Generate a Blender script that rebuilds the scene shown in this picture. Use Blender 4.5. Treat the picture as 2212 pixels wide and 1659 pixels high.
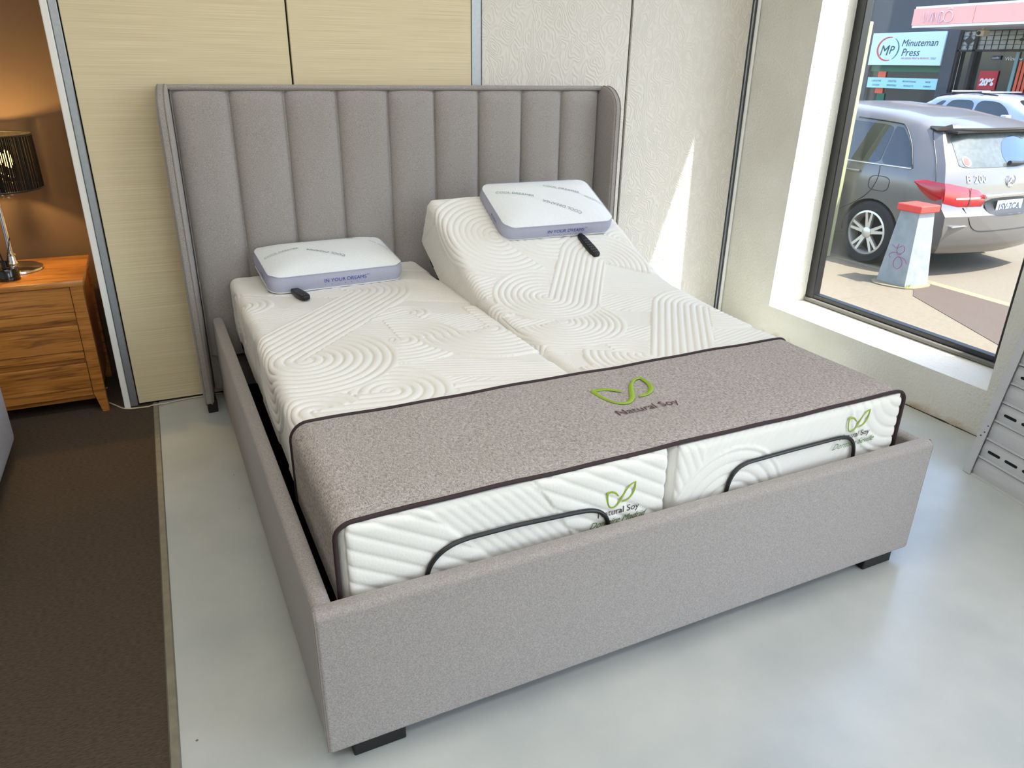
import bpy, bmesh, math, random
import numpy as np
from mathutils import Vector, Matrix

for o in list(bpy.data.objects):
    bpy.data.objects.remove(o, do_unlink=True)
SC = bpy.context.scene
COL = SC.collection
PI = math.pi
random.seed(7)

# ------------------------------------------------------------------ camera
FWD = Vector((0.39196814, 0.83000876, -0.3967952))
RGT = Vector((0.90696628, -0.42091935, 0.01546172))
UPV = Vector((0.15418541, 0.36594037, 0.91777694))
cam_d = bpy.data.cameras.new('camera')
cam_d.sensor_width = 36.0
cam_d.lens = 1599.14 / 2212.0 * 36.0
cam_d.clip_start = 0.05
cam_d.clip_end = 300
cam = bpy.data.objects.new('camera', cam_d)
COL.objects.link(cam)
m = Matrix.Identity(4)
for i in range(3):
    m[i][0] = RGT[i]; m[i][1] = UPV[i]; m[i][2] = -FWD[i]
m[0][3], m[1][3], m[2][3] = -1.1529, -3.812, 1.5956
cam.matrix_world = m
SC.camera = cam

# ------------------------------------------------------------------ sky, sun, exposure
SUN_DIR = Vector((-0.70, 1.0, -2.25)).normalized()        # the way the light travels
W = bpy.data.worlds.new('sky'); SC.world = W
W.use_nodes = True
nt = W.node_tree
for n in list(nt.nodes): nt.nodes.remove(n)
wo = nt.nodes.new('ShaderNodeOutputWorld')
bg = nt.nodes.new('ShaderNodeBackground')
sky = nt.nodes.new('ShaderNodeTexSky')
sky.sky_type = 'NISHITA'
sky.sun_disc = False
sky.sun_elevation = math.asin(-SUN_DIR.z)
sky.sun_rotation = math.atan2(-SUN_DIR.x, -SUN_DIR.y)
sky.air_density = 1.0; sky.dust_density = 2.0; sky.ozone_density = 1.0
bg.inputs['Strength'].default_value = 0.62
nt.links.new(sky.outputs[0], bg.inputs[0]); nt.links.new(bg.outputs[0], wo.inputs[0])
sd = bpy.data.lights.new('sun', 'SUN'); sd.energy = 9.0; sd.angle = math.radians(0.6); sd.color = (1.0, 0.965, 0.90)
so = bpy.data.objects.new('sun', sd); COL.objects.link(so)
so.rotation_euler = SUN_DIR.to_track_quat('-Z', 'Y').to_euler()
so.location = (8, -8, 14)
FILL_EMIT = 5.2                                                  # emission of the unseen ceiling panels added as fill light
SC.view_settings.view_transform = 'Standard'
SC.view_settings.look = 'None'
SC.view_settings.exposure = 0.52
SC.view_settings.gamma = 1.0
SC.view_settings.use_curve_mapping = False
try:
    SC.cycles.use_denoising = True
    SC.cycles.max_bounces = 6
    SC.cycles.diffuse_bounces = 4
    SC.cycles.glossy_bounces = 3
    SC.cycles.transparent_max_bounces = 10
    SC.cycles.use_adaptive_sampling = True
    SC.cycles.adaptive_threshold = 0.03
    SC.cycles.sample_clamp_indirect = 6.0
    SC.cycles.caustics_reflective = False
    SC.cycles.caustics_refractive = False
except Exception:
    pass

# ------------------------------------------------------------------ materials
def s2l(c):
    return tuple(((v / 255.0) / 12.92 if v / 255.0 <= 0.04045 else ((v / 255.0 + 0.055) / 1.055) ** 2.4) for v in c)
MATS = {}
def newmat(name):
    mt = bpy.data.materials.new(name); mt.use_nodes = True
    MATS[name] = mt
    b = mt.node_tree.nodes['Principled BSDF']
    return mt, mt.node_tree, b
def mat(name, rgb, rough=0.6, metal=0.0, spec=0.5, var=None, bump=None, coat=0.0, sheen=0.0, stretch=None, alpha=None):
    """rgb in sRGB 0-255; var=(scale, amount); bump=(scale, strength, distance); stretch=(sx,sy,sz)"""
    mt, t, b = newmat(name)
    N, L = t.nodes, t.links
    col = s2l(rgb)
    b.inputs['Base Color'].default_value = (*col, 1)
    b.inputs['Roughness'].default_value = rough
    b.inputs['Metallic'].default_value = metal
    b.inputs['Specular IOR Level'].default_value = spec
    if coat: b.inputs['Coat Weight'].default_value = coat; b.inputs['Coat Roughness'].default_value = 0.08
    if sheen: b.inputs['Sheen Weight'].default_value = sheen
    tc = N.new('ShaderNodeTexCoord')
    src = tc.outputs['Object']
    if stretch:
        mp = N.new('ShaderNodeMapping'); mp.inputs['Scale'].default_value = stretch
        L.new(src, mp.inputs['Vector']); src = mp.outputs['Vector']
    if var:
        nz = N.new('ShaderNodeTexNoise'); nz.inputs['Scale'].default_value = var[0]; nz.inputs['Detail'].default_value = 3
        L.new(src, nz.inputs['Vector'])
        rp = N.new('ShaderNodeValToRGB')
        rp.color_ramp.elements[0].position = 0.3; rp.color_ramp.elements[1].position = 0.7
        k = var[1]
        rp.color_ramp.elements[0].color = (*[v * (1 - k) for v in col], 1)
        rp.color_ramp.elements[1].color = (*[min(1, v * (1 + k)) for v in col], 1)
        L.new(nz.outputs['Fac'], rp.inputs['Fac']); L.new(rp.outputs['Color'], b.inputs['Base Color'])
    if bump:
        nb = N.new('ShaderNodeTexNoise'); nb.inputs['Scale'].default_value = bump[0]; nb.inputs['Detail'].default_value = 4
        L.new(src, nb.inputs['Vector'])
        bp = N.new('ShaderNodeBump'); bp.inputs['Strength'].default_value = bump[1]; bp.inputs['Distance'].default_value = bump[2]
        L.new(nb.outputs['Fac'], bp.inputs['Height']); L.new(bp.outputs['Normal'], b.inputs['Normal'])
    return mt
def emit(name, rgb, strength):
    mt, t, b = newmat(name)
    b.inputs['Base Color'].default_value = (0, 0, 0, 1)
    b.inputs['Emission Color'].default_value = (*s2l(rgb), 1); b.inputs['Emission Strength'].default_value = strength
    return mt
def glass(name, tint=(1, 1, 1), refl=0.06, rough=0.0):
    mt, t, b = newmat(name); N, L = t.nodes, t.links
    N.remove(b)
    out = [n for n in N if n.type == 'OUTPUT_MATERIAL'][0]
    tr = N.new('ShaderNodeBsdfTransparent'); tr.inputs[0].default_value = (*tint, 1)
    gl = N.new('ShaderNodeBsdfGlossy'); gl.inputs['Roughness'].default_value = rough
    lw = N.new('ShaderNodeLayerWeight'); lw.inputs['Blend'].default_value = 0.5
    pw = N.new('ShaderNodeMath'); pw.operation = 'POWER'; pw.inputs[1].default_value = 4.0
    L.new(lw.outputs['Facing'], pw.inputs[0])
    fr = N.new('ShaderNodeMath'); fr.operation = 'MULTIPLY_ADD'; fr.inputs[1].default_value = 0.30; fr.inputs[2].default_value = refl
    L.new(pw.outputs[0], fr.inputs[0])
    mx = N.new('ShaderNodeMixShader')
    L.new(fr.outputs[0], mx.inputs[0]); L.new(tr.outputs[0], mx.inputs[1]); L.new(gl.outputs[0], mx.inputs[2])
    L.new(mx.outputs[0], out.inputs[0])
    return mt

mat('upholstery', (157, 151, 146), 0.9, spec=0.2, var=(300, 0.24), bump=(700, 0.25, 0.002), sheen=0.25)
mat('upholstery_seam', (140, 132, 126), 0.9, spec=0.2, var=(300, 0.1))
mat('black_plastic', (16, 16, 18), 0.45)
mat('black_metal', (14, 14, 16), 0.35, spec=0.6)
mat('black_cloth', (12, 12, 12), 0.95, spec=0.1)
mat('piping', (46, 28, 30), 0.7)
mat('pillow_white', (233, 236, 236), 0.9, spec=0.2, bump=(260, 0.5, 0.002), var=(160, 0.03))
mat('pillow_mesh', (178, 180, 198), 0.85, spec=0.2, var=(650, 0.12), bump=(650, 0.4, 0.001))
mat('ink_blue', (38, 62, 150), 0.7)
mat('ink_grey', (138, 154, 158), 0.8)
mat('thread_green', (140, 170, 34), 0.6, var=(900, 0.15))
mat('thread_script', (92, 125, 70), 0.6)
mat('thread_brown', (82, 48, 46), 0.7)
mat('thread_dark', (38, 28, 34), 0.7)
mat('aluminium', (178, 184, 190), 0.38, metal=0.85, var=(60, 0.05))
mat('aluminium_mill', (206, 207, 210), 0.45, metal=0.25, var=(30, 0.025), stretch=(1, 0.15, 6))
mat('white_paint', (236, 236, 232), 0.55, bump=(60, 0.15, 0.003))
mat('brown_wall', (98, 80, 63), 0.85, bump=(180, 0.15, 0.002), var=(4, 0.04))
mat('ceiling_paint', (225, 225, 222), 0.9)
mat('black_gap', (10, 10, 10), 0.9)
mat('sealant', (112, 110, 106), 0.7)
mat('steel_edge', (150, 146, 132), 0.45, metal=0.5, var=(25, 0.12))
mat('cord', (205, 196, 170), 0.6)
mat('chrome', (225, 225, 228), 0.12, metal=1.0)
mat('black_gloss', (10, 10, 11), 0.12, coat=0.4)
mat('shade_thread', (16, 11, 8), 0.7, spec=0.2)
mat('light_grey_fabric', (178, 180, 188), 0.95, spec=0.15, var=(220, 0.16), bump=(260, 0.6, 0.004))
emit('bulb_glow', (255, 190, 70), 30.0)
emit('fill_emitter', (255, 252, 246), FILL_EMIT)
glass('crystal', (0.96, 0.96, 0.98))
glass('pane_glass', (0.98, 0.99, 0.985), refl=0.025)

def wood():
    mt, t, b = newmat('oak_wood'); N, L = t.nodes, t.links
    tc = N.new('ShaderNodeTexCoord'); mp = N.new('ShaderNodeMapping'); mp.inputs['Scale'].default_value = (1.6, 9, 26)
    L.new(tc.outputs['Object'], mp.inputs['Vector'])
    n1 = N.new('ShaderNodeTexNoise'); n1.inputs['Scale'].default_value = 2.6; n1.inputs['Detail'].default_value = 8; n1.inputs['Distortion'].default_value = 1.2
    L.new(mp.outputs[0], n1.inputs['Vector'])
    r = N.new('ShaderNodeValToRGB'); e = r.color_ramp.elements
    e[0].position = 0.28; e[0].color = (*s2l((104, 64, 26)), 1)
    e[1].position = 0.72; e[1].color = (*s2l((194, 132, 64)), 1)
    x = e.new(0.45); x.color = (*s2l((162, 104, 44)), 1)
    L.new(n1.outputs['Fac'], r.inputs['Fac']); L.new(r.outputs['Color'], b.inputs['Base Color'])
    b.inputs['Roughness'].default_value = 0.32; b.inputs['Coat Weight'].default_value = 0.25
wood()
def grasscloth():
    mt, t, b = newmat('straw_wallpaper'); N, L = t.nodes, t.links
    tc = N.new('ShaderNodeTexCoord'); mp = N.new('ShaderNodeMapping'); mp.inputs['Scale'].default_value = (1.3, 1, 330)
    L.new(tc.outputs['Object'], mp.inputs['Vector'])
    n1 = N.new('ShaderNodeTexNoise'); n1.inputs['Scale'].default_value = 1.6; n1.inputs['Detail'].default_value = 5
    L.new(mp.outputs[0], n1.inputs['Vector'])
    r = N.new('ShaderNodeValToRGB'); e = r.color_ramp.elements
    e[0].position = 0.30; e[0].color = (*s2l((204, 188, 147)), 1)
    e[1].position = 0.66; e[1].color = (*s2l((230, 216, 181)), 1)
    L.new(n1.outputs['Fac'], r.inputs['Fac']); L.new(r.outputs['Color'], b.inputs['Base Color'])
    b.inputs['Roughness'].default_value = 0.5
    bp = N.new('ShaderNodeBump'); bp.inputs['Strength'].default_value = 0.25; bp.inputs['Distance'].default_value = 0.002
    L.new(n1.outputs['Fac'], bp.inputs['Height']); L.new(bp.outputs['Normal'], b.inputs['Normal'])
grasscloth()
def contour_paper():
    mt, t, b = newmat('contour_wallpaper'); N, L = t.nodes, t.links
    tc = N.new('ShaderNodeTexCoord'); mp = N.new('ShaderNodeMapping'); mp.inputs['Scale'].default_value = (1.15, 1, 0.8)
    L.new(tc.outputs['Object'], mp.inputs['Vector'])
    n1 = N.new('ShaderNodeTexNoise'); n1.inputs['Scale'].default_value = 9.5; n1.inputs['Detail'].default_value = 1.2; n1.inputs['Roughness'].default_value = 0.35
    L.new(mp.outputs[0], n1.inputs['Vector'])
    mu = N.new('ShaderNodeMath'); mu.operation = 'MULTIPLY'; mu.inputs[1].default_value = 105.0
    L.new(n1.outputs['Fac'], mu.inputs[0])
    sn = N.new('ShaderNodeMath'); sn.operation = 'SINE'; L.new(mu.outputs[0], sn.inputs[0])
    r = N.new('ShaderNodeValToRGB'); e = r.color_ramp.elements
    e[0].position = 0.0; e[0].color = (*s2l((219, 214, 203)), 1)
    e[1].position = 0.8; e[1].color = (*s2l((224, 219, 209)), 1)
    L.new(sn.outputs[0], r.inputs['Fac']); L.new(r.outputs['Color'], b.inputs['Base Color'])
    bp = N.new('ShaderNodeBump'); bp.inputs['Strength'].default_value = 0.36; bp.inputs['Distance'].default_value = 0.003
    L.new(sn.outputs[0], bp.inputs['Height']); L.new(bp.outputs['Normal'], b.inputs['Normal'])
    b.inputs['Roughness'].default_value = 0.62
contour_paper()
def plaster():
    mt, t, b = newmat('plaster'); N, L = t.nodes, t.links
    tc = N.new('ShaderNodeTexCoord')
    n1 = N.new('ShaderNodeTexNoise'); n1.inputs['Scale'].default_value = 75; n1.inputs['Detail'].default_value = 5
    n2 = N.new('ShaderNodeTexNoise'); n2.inputs['Scale'].default_value = 2.2; n2.inputs['Detail'].default_value = 4
    L.new(tc.outputs['Object'], n1.inputs['Vector']); L.new(tc.outputs['Object'], n2.inputs['Vector'])
    r = N.new('ShaderNodeValToRGB'); e = r.color_ramp.elements
    e[0].position = 0.3; e[0].color = (*s2l((222, 220, 208)), 1)
    e[1].position = 0.7; e[1].color = (*s2l((236, 235, 226)), 1)
    L.new(n2.outputs['Fac'], r.inputs['Fac'])
    # rusty damp stain creeping up from the floor
    sx = N.new('ShaderNodeSeparateXYZ'); L.new(tc.outputs['Object'], sx.inputs[0])
    n3 = N.new('ShaderNodeTexNoise'); n3.inputs['Scale'].default_value = 6.5; n3.inputs['Detail'].default_value = 5; L.new(tc.outputs['Object'], n3.inputs['Vector'])
    mr = N.new('ShaderNodeMapRange'); mr.inputs['From Min'].default_value = 0.0; mr.inputs['From Max'].default_value = 0.13; mr.inputs['To Min'].default_value = 0.30; mr.inputs['To Max'].default_value = -0.30
    L.new(sx.outputs['Z'], mr.inputs['Value'])
    sm = N.new('ShaderNodeMath'); sm.operation = 'ADD'; L.new(n3.outputs['Fac'], sm.inputs[0]); L.new(mr.outputs[0], sm.inputs[1])
    rs = N.new('ShaderNodeValToRGB'); rs.color_ramp.elements[0].position = 0.58; rs.color_ramp.elements[0].color = (0, 0, 0, 1); rs.color_ramp.elements[1].position = 0.85; rs.color_ramp.elements[1].color = (0.75, 0.75, 0.75, 1)
    L.new(sm.outputs[0], rs.inputs['Fac'])
    mx = N.new('ShaderNodeMixRGB'); mx.inputs[2].default_value = (*s2l((176, 148, 108)), 1)
    L.new(rs.outputs['Color'], mx.inputs[0]); L.new(r.outputs['Color'], mx.inputs[1]); L.new(mx.outputs[0], b.inputs['Base Color'])
    bp = N.new('ShaderNodeBump'); bp.inputs['Strength'].default_value = 0.8; bp.inputs['Distance'].default_value = 0.008
    L.new(n1.outputs['Fac'], bp.inputs['Height']); L.new(bp.outputs['Normal'], b.inputs['Normal'])
    b.inputs['Roughness'].default_value = 0.75
plaster()
def concrete():
    mt, t, b = newmat('painted_concrete'); N, L = t.nodes, t.links
    tc = N.new('ShaderNodeTexCoord')
    n1 = N.new('ShaderNodeTexNoise'); n1.inputs['Scale'].default_value = 2.5; n1.inputs['Detail'].default_value = 6
    n2 = N.new('ShaderNodeTexNoise'); n2.inputs['Scale'].default_value = 55; n2.inputs['Detail'].default_value = 3
    n3 = N.new('ShaderNodeTexVoronoi'); n3.inputs['Scale'].default_value = 9
    for n in (n1, n2, n3): L.new(tc.outputs['Object'], n.inputs['Vector'])
    r = N.new('ShaderNodeValToRGB'); e = r.color_ramp.elements
    e[0].position = 0.3; e[0].color = (*s2l((172, 177, 174)), 1)
    e[1].position = 0.7; e[1].color = (*s2l((192, 195, 190)), 1)
    L.new(n1.outputs['Fac'], r.inputs['Fac'])
    # sparse dark scuffs and specks
    lt = N.new('ShaderNodeMath'); lt.operation = 'LESS_THAN'; lt.inputs[1].default_value = 0.035
    L.new(n3.outputs['Distance'], lt.inputs[0])
    gt = N.new('ShaderNodeMath'); gt.operation = 'GREATER_THAN'; gt.inputs[1].default_value = 0.62; L.new(n1.outputs['Fac'], gt.inputs[0])
    an = N.new('ShaderNodeMath'); an.operation = 'MULTIPLY'; L.new(lt.outputs[0], an.inputs[0]); L.new(gt.outputs[0], an.inputs[1])
    mx = N.new('ShaderNodeMixRGB'); mx.inputs[2].default_value = (*s2l((120, 112, 100)), 1)
    L.new(an.outputs[0], mx.inputs[0]); L.new(r.outputs['Color'], mx.inputs[1]); L.new(mx.outputs[0], b.inputs['Base Color'])
    bp = N.new('ShaderNodeBump'); bp.inputs['Strength'].default_value = 0.18; bp.inputs['Distance'].default_value = 0.002
    L.new(n2.outputs['Fac'], bp.inputs['Height']); L.new(bp.outputs['Normal'], b.inputs['Normal'])
    b.inputs['Roughness'].default_value = 0.22; b.inputs['Specular IOR Level'].default_value = 0.6
concrete()
def carpet():
    mt, t, b = newmat('carpet'); N, L = t.nodes, t.links
    tc = N.new('ShaderNodeTexCoord'); mp = N.new('ShaderNodeMapping'); mp.inputs['Scale'].default_value = (45, 160, 1)
    L.new(tc.outputs['Object'], mp.inputs['Vector'])
    n1 = N.new('ShaderNodeTexNoise'); n1.inputs['Scale'].default_value = 1.5; n1.inputs['Detail'].default_value = 3
    L.new(mp.outputs[0], n1.inputs['Vector'])
    r = N.new('ShaderNodeValToRGB'); e = r.color_ramp.elements
    e[0].position = 0.3; e[0].color = (*s2l((70, 60, 50)), 1)
    e[1].position = 0.7; e[1].color = (*s2l((92, 80, 68)), 1)
    L.new(n1.outputs['Fac'], r.inputs['Fac']); L.new(r.outputs['Color'], b.inputs['Base Color'])
    bp = N.new('ShaderNodeBump'); bp.inputs['Strength'].default_value = 0.8; bp.inputs['Distance'].default_value = 0.006
    L.new(n1.outputs['Fac'], bp.inputs['Height']); L.new(bp.outputs['Normal'], b.inputs['Normal'])
    b.inputs['Roughness'].default_value = 0.97; b.inputs['Specular IOR Level'].default_value = 0.1
carpet()
def knit():
    mt, t, b = newmat('mattress_knit'); N, L = t.nodes, t.links
    tc = N.new('ShaderNodeTexCoord')
    v = N.new('ShaderNodeTexVoronoi'); v.inputs['Scale'].default_value = 130
    L.new(tc.outputs['Object'], v.inputs['Vector'])
    b.inputs['Base Color'].default_value = (*s2l((232, 230, 222)), 1)
    bp = N.new('ShaderNodeBump'); bp.inputs['Strength'].default_value = 0.3; bp.inputs['Distance'].default_value = 0.0012
    L.new(v.outputs['Distance'], bp.inputs['Height']); L.new(bp.outputs['Normal'], b.inputs['Normal'])
    b.inputs['Roughness'].default_value = 0.85; b.inputs['Specular IOR Level'].default_value = 0.25; b.inputs['Sheen Weight'].default_value = 0.15
knit()
def linen():
    mt, t, b = newmat('linen'); N, L = t.nodes, t.links
    tc = N.new('ShaderNodeTexCoord')
    outs = []
    for sc in ((760, 90, 760), (90, 760, 90)):
        mp = N.new('ShaderNodeMapping'); mp.inputs['Scale'].default_value = sc
        L.new(tc.outputs['Object'], mp.inputs['Vector'])
        n1 = N.new('ShaderNodeTexNoise'); n1.inputs['Scale'].default_value = 1.0; n1.inputs['Detail'].default_value = 2
        L.new(mp.outputs[0], n1.inputs['Vector']); outs.append(n1.outputs['Fac'])
    ad = N.new('ShaderNodeMath'); ad.operation = 'ADD'; L.new(outs[0], ad.inputs[0]); L.new(outs[1], ad.inputs[1])
    hv = N.new('ShaderNodeMath'); hv.operation = 'MULTIPLY'; hv.inputs[1].default_value = 0.5; L.new(ad.outputs[0], hv.inputs[0])
    r = N.new('ShaderNodeValToRGB'); e = r.color_ramp.elements
    e[0].position = 0.36; e[0].color = (*s2l((110, 102, 96)), 1)
    e[1].position = 0.64; e[1].color = (*s2l((205, 196, 190)), 1)
    L.new(hv.outputs[0], r.inputs['Fac']); L.new(r.outputs['Color'], b.inputs['Base Color'])
    bp = N.new('ShaderNodeBump'); bp.inputs['Strength'].default_value = 0.4; bp.inputs['Distance'].default_value = 0.001
    L.new(hv.outputs[0], bp.inputs['Height']); L.new(bp.outputs['Normal'], b.inputs['Normal'])
    b.inputs['Roughness'].default_value = 0.9; b.inputs['Specular IOR Level'].default_value = 0.2
linen()

# ------------------------------------------------------------------ mesh helpers
OFF = {}
class MB:
    def __init__(s): s.v = []; s.f = []
    def add(s, verts, faces):
        b = len(s.v); s.v += [tuple(map(float, p)) for p in verts]
        s.f += [tuple(b + i for i in f) for f in faces]; return s
    def box(s, x0, x1, y0, y1, z0, z1):
        V = [(x, y, z) for z in (z0, z1) for y in (y0, y1) for x in (x0, x1)]
        return s.add(V, [(0, 2, 3, 1), (4, 5, 7, 6), (0, 1, 5, 4), (2, 6, 7, 3), (0, 4, 6, 2), (1, 3, 7, 5)])
    def rbox(s, x0, x1, y0, y1, z0, z1, r=0.01, seg=2):
        bm = bmesh.new(); bmesh.ops.create_cube(bm, size=1.0)
        for v in bm.verts:
            v.co = Vector(((x0 + x1) / 2 + v.co.x * (x1 - x0), (y0 + y1) / 2 + v.co.y * (y1 - y0), (z0 + z1) / 2 + v.co.z * (z1 - z0)))
        bmesh.ops.bevel(bm, geom=list(bm.edges), offset=r, segments=seg, affect='EDGES', profile=0.5)
        return s.frombm(bm)
    def frombm(s, bm):
        bm.verts.index_update()
        s.add([v.co[:] for v in bm.verts], [[v.index for v in f.verts] for f in bm.faces]); bm.free(); return s
    def prism(s, poly, fn, h0, h1, bevel=0.0, seg=2):
        """poly 2D outline, fn(a,b,h)->xyz"""
        n = len(poly)
        bm = bmesh.new()
        A = [bm.verts.new(fn(a, b, h0)) for a, b in poly]; B = [bm.verts.new(fn(a, b, h1)) for a, b in poly]
        bm.faces.new(A[::-1]); bm.faces.new(B)
        for i in range(n): bm.faces.new((A[i], A[(i + 1) % n], B[(i + 1) % n], B[i]))
        bmesh.ops.recalc_face_normals(bm, faces=list(bm.faces))
        if bevel:
            es = [e for e in bm.edges if len(e.link_faces) == 2 and e.calc_face_angle(0) > 0.6]
            bmesh.ops.bevel(bm, geom=es, offset=bevel, segments=seg, affect='EDGES', profile=0.5)
        return s.frombm(bm)
    def tube(s, path, r, n=8, closed=False):
        P = [Vector(p) for p in path]; m = len(P); rr = r if hasattr(r, '__len__') else [r] * m
        T = []
        for i in range(m):
            a = P[(i - 1) % m] if (closed or i > 0) else P[i]; b = P[(i + 1) % m] if (closed or i < m - 1) else P[i]
            d = (b - a); T.append(d.normalized() if d.length > 1e-9 else Vector((0, 0, 1)))
        u = T[0].orthogonal().normalized(); V = []
        for i in range(m):
            u = (u - T[i] * u.dot(T[i])); u = u.normalized() if u.length > 1e-6 else T[i].orthogonal().normalized()
            w = T[i].cross(u)
            for k in range(n):
                a = 2 * PI * k / n; V.append(P[i] + (u * math.cos(a) + w * math.sin(a)) * rr[i])
        F = []
        for i in range(m if closed else m - 1):
            j = (i + 1) % m
            for k in range(n): F.append((i * n + k, i * n + (k + 1) % n, j * n + (k + 1) % n, j * n + k))
        if not closed: F += [tuple(range(n))[::-1], tuple((m - 1) * n + k for k in range(n))]
        return s.add(V, F)
    def lathe(s, prof, cx=0, cy=0, n=32, cz=0, cap=True):
        V = []; m = len(prof)
        for r, z in prof:
            for k in range(n):
                a = 2 * PI * k / n
                V.append((cx + r * math.cos(a), cy + r * math.sin(a), cz + z))
        F = [(i * n + k, i * n + (k + 1) % n, (i + 1) * n + (k + 1) % n, (i + 1) * n + k) for i in range(m - 1) for k in range(n)]
        if cap: F += [tuple(range(n))[::-1], tuple((m - 1) * n + k for k in range(n))]
        return s.add(V, F)
    def grid(s, P, flip=False):
        """P array (n,m,3)"""
        n, m = len(P), len(P[0]); V = [p for row in P for p in row]
        F = [(i * m + j, i * m + j + 1, (i + 1) * m + j + 1, (i + 1) * m + j) for i in range(n - 1) for j in range(m - 1)]
        if flip: F = [f[::-1] for f in F]
        return s.add(V, F)
    def map(s, fn): s.v = [tuple(fn(*p)) for p in s.v]; return s
    def build(s, name, material, parent=None, smooth=None, fix=True):
        me = bpy.data.meshes.new(name)
        V = s.v
        if parent is not None and parent.name in OFF:
            ox, oy, oz = OFF[parent.name]; V = [(x - ox, y - oy, z - oz) for x, y, z in V]
        me.from_pydata(V, [], s.f)
        if fix:
            bm = bmesh.new(); bm.from_mesh(me); bmesh.ops.recalc_face_normals(bm, faces=list(bm.faces)); bm.to_mesh(me); bm.free()
        return link(name, me, material, parent, smooth)
def link(name, me, material, parent=None, smooth=None):
    if material: me.materials.append(MATS[material])
    if smooth is not None:
        me.polygons.foreach_set('use_smooth', [True] * len(me.polygons))
        try: me.set_sharp_from_angle(angle=math.radians(smooth))
        except Exception: pass
    o = bpy.data.objects.new(name, me); COL.objects.link(o)
    if parent is not None:
        o.parent = parent
        if parent.name in OFF: OFF[o.name] = OFF[parent.name]
    return o
def tag(o, label=None, cat=None, group=None, kind=None):
    if label: o['label'] = label
    if cat: o['category'] = cat
    if group: o['group'] = group
    if kind: o['kind'] = kind
    return o
def thing(name, label, cat, base=(0, 0, 0), rz=0.0, group=None, kind=None):
    """an Empty at the base; parts are given in the coordinates in which base is written, turned by rz about the origin"""
    o = bpy.data.objects.new(name, None); COL.objects.link(o)
    o.empty_display_size = 0.1
    c, s_ = math.cos(rz), math.sin(rz)
    o.location = (base[0] * c - base[1] * s_, base[0] * s_ + base[1] * c, base[2]); o.rotation_euler = (0, 0, rz)
    OFF[o.name] = tuple(base)
    return tag(o, label, cat, group, kind)
def label_part(o, text): o['label'] = text; return o
def dupe(o, parent):
    c = o.copy(); COL.objects.link(c); c.parent = parent
    return c
def text_mb(txt, size=0.1, shear=0.0, bold=0.0, width=None, spacing=1.0, res=3):
    """flat lettering in the xy plane centred on the origin"""
    cu = bpy.data.curves.new('t', 'FONT'); cu.body = txt; cu.size = size; cu.shear = shear; cu.offset = bold
    cu.align_x = 'CENTER'; cu.align_y = 'CENTER'; cu.space_character = spacing; cu.resolution_u = res
    ob = bpy.data.objects.new('t', cu); COL.objects.link(ob)
    dg = bpy.context.evaluated_depsgraph_get()
    me = ob.evaluated_get(dg).to_mesh()
    V = [v.co[:] for v in me.vertices]; F = [tuple(p.vertices) for p in me.polygons]
    ob.evaluated_get(dg).to_mesh_clear()
    COL.objects.unlink(ob); bpy.data.objects.remove(ob); bpy.data.curves.remove(cu)
    xs = [v[0] for v in V]; ys = [v[1] for v in V]
    cx, cy = (min(xs) + max(xs)) / 2, (min(ys) + max(ys)) / 2
    k = width / (max(xs) - min(xs)) if width else 1.0
    b = MB(); b.add([((x - cx) * k, (y - cy) * k, 0) for x, y, z in V], F)
    return b
def arc(cx, cy, r, a0, a1, n):
    return [(cx + r * math.cos(math.radians(a0 + (a1 - a0) * i / n)), cy + r * math.sin(math.radians(a0 + (a1 - a0) * i / n))) for i in range(n + 1)]
def rrect(x0, x1, y0, y1, r, n=5):
    return arc(x1 - r, y1 - r, r, 0, 90, n) + arc(x0 + r, y1 - r, r, 90, 180, n) + arc(x0 + r, y0 + r, r, 180, 270, n) + arc(x1 - r, y0 + r, r, 270, 360, n)

# ================================================================== THE ROOM
TH = 0.013864
RW = 2.2           # inner face of the window wall
CEIL = 3.7
def struct(o, label=None): o['kind'] = 'structure'; (label and o.__setitem__('label', label)); return o

struct(MB().box(-1.32, RW + 0.05, -7.5, 0.1, -0.12, 0.0).build('floor', 'painted_concrete'), 'glossy pale grey painted concrete floor around the bed')
struct(MB().box(-6.0, -1.347, -7.5, 0.6, -0.12, 0.0).build('floor_carpet', 'carpet'), 'dark brown ribbed carpet left of the metal floor strip')
struct(MB().add([(-1.347, -7.5, 0), (-1.343, -7.5, 0.006), (-1.324, -7.5, 0.006), (-1.32, -7.5, 0), (-1.347, -7.5, -0.1), (-1.32, -7.5, -0.1),
                 (-1.347, 0, 0), (-1.343, 0, 0.006), (-1.324, 0, 0.006), (-1.32, 0, 0), (-1.347, 0, -0.1), (-1.32, 0, -0.1)],
                [(0, 1, 7, 6), (1, 2, 8, 7), (2, 3, 9, 8), (3, 5, 11, 9), (0, 6, 10, 4), (4, 10, 11, 5), (0, 4, 5, 3, 2, 1), (6, 7, 8, 9, 11, 10)]).build('trim_1', 'steel_edge'),
       'tarnished metal strip between the brown carpet and the grey floor')
struct(MB().box(-6.1, RW + 0.4, -7.6, 0.7, CEIL, CEIL + 0.1).build('ceiling', 'ceiling_paint'))
wb = struct(MB().box(-1.44, RW + 0.35, 0.02, 0.2, 0, CEIL).build('wall_back', 'black_gap'), 'wall behind the headboard clad in straw and embossed cream panels')
for nm, x0, x1, y0, mt in (('panel', -1.407, -0.513, 0.0, 'straw_wallpaper'), ('panel', -0.505, 0.386, -0.003, 'straw_wallpaper'),
                           ('panel', 0.447, 1.327, 0.0, 'contour_wallpaper'), ('panel', 1.341, 2.163, 0.0, 'contour_wallpaper')):
    MB().rbox(x0, x1, y0, 0.02, 0.012, CEIL, 0.0025, 1).build(nm, mt, wb)
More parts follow.
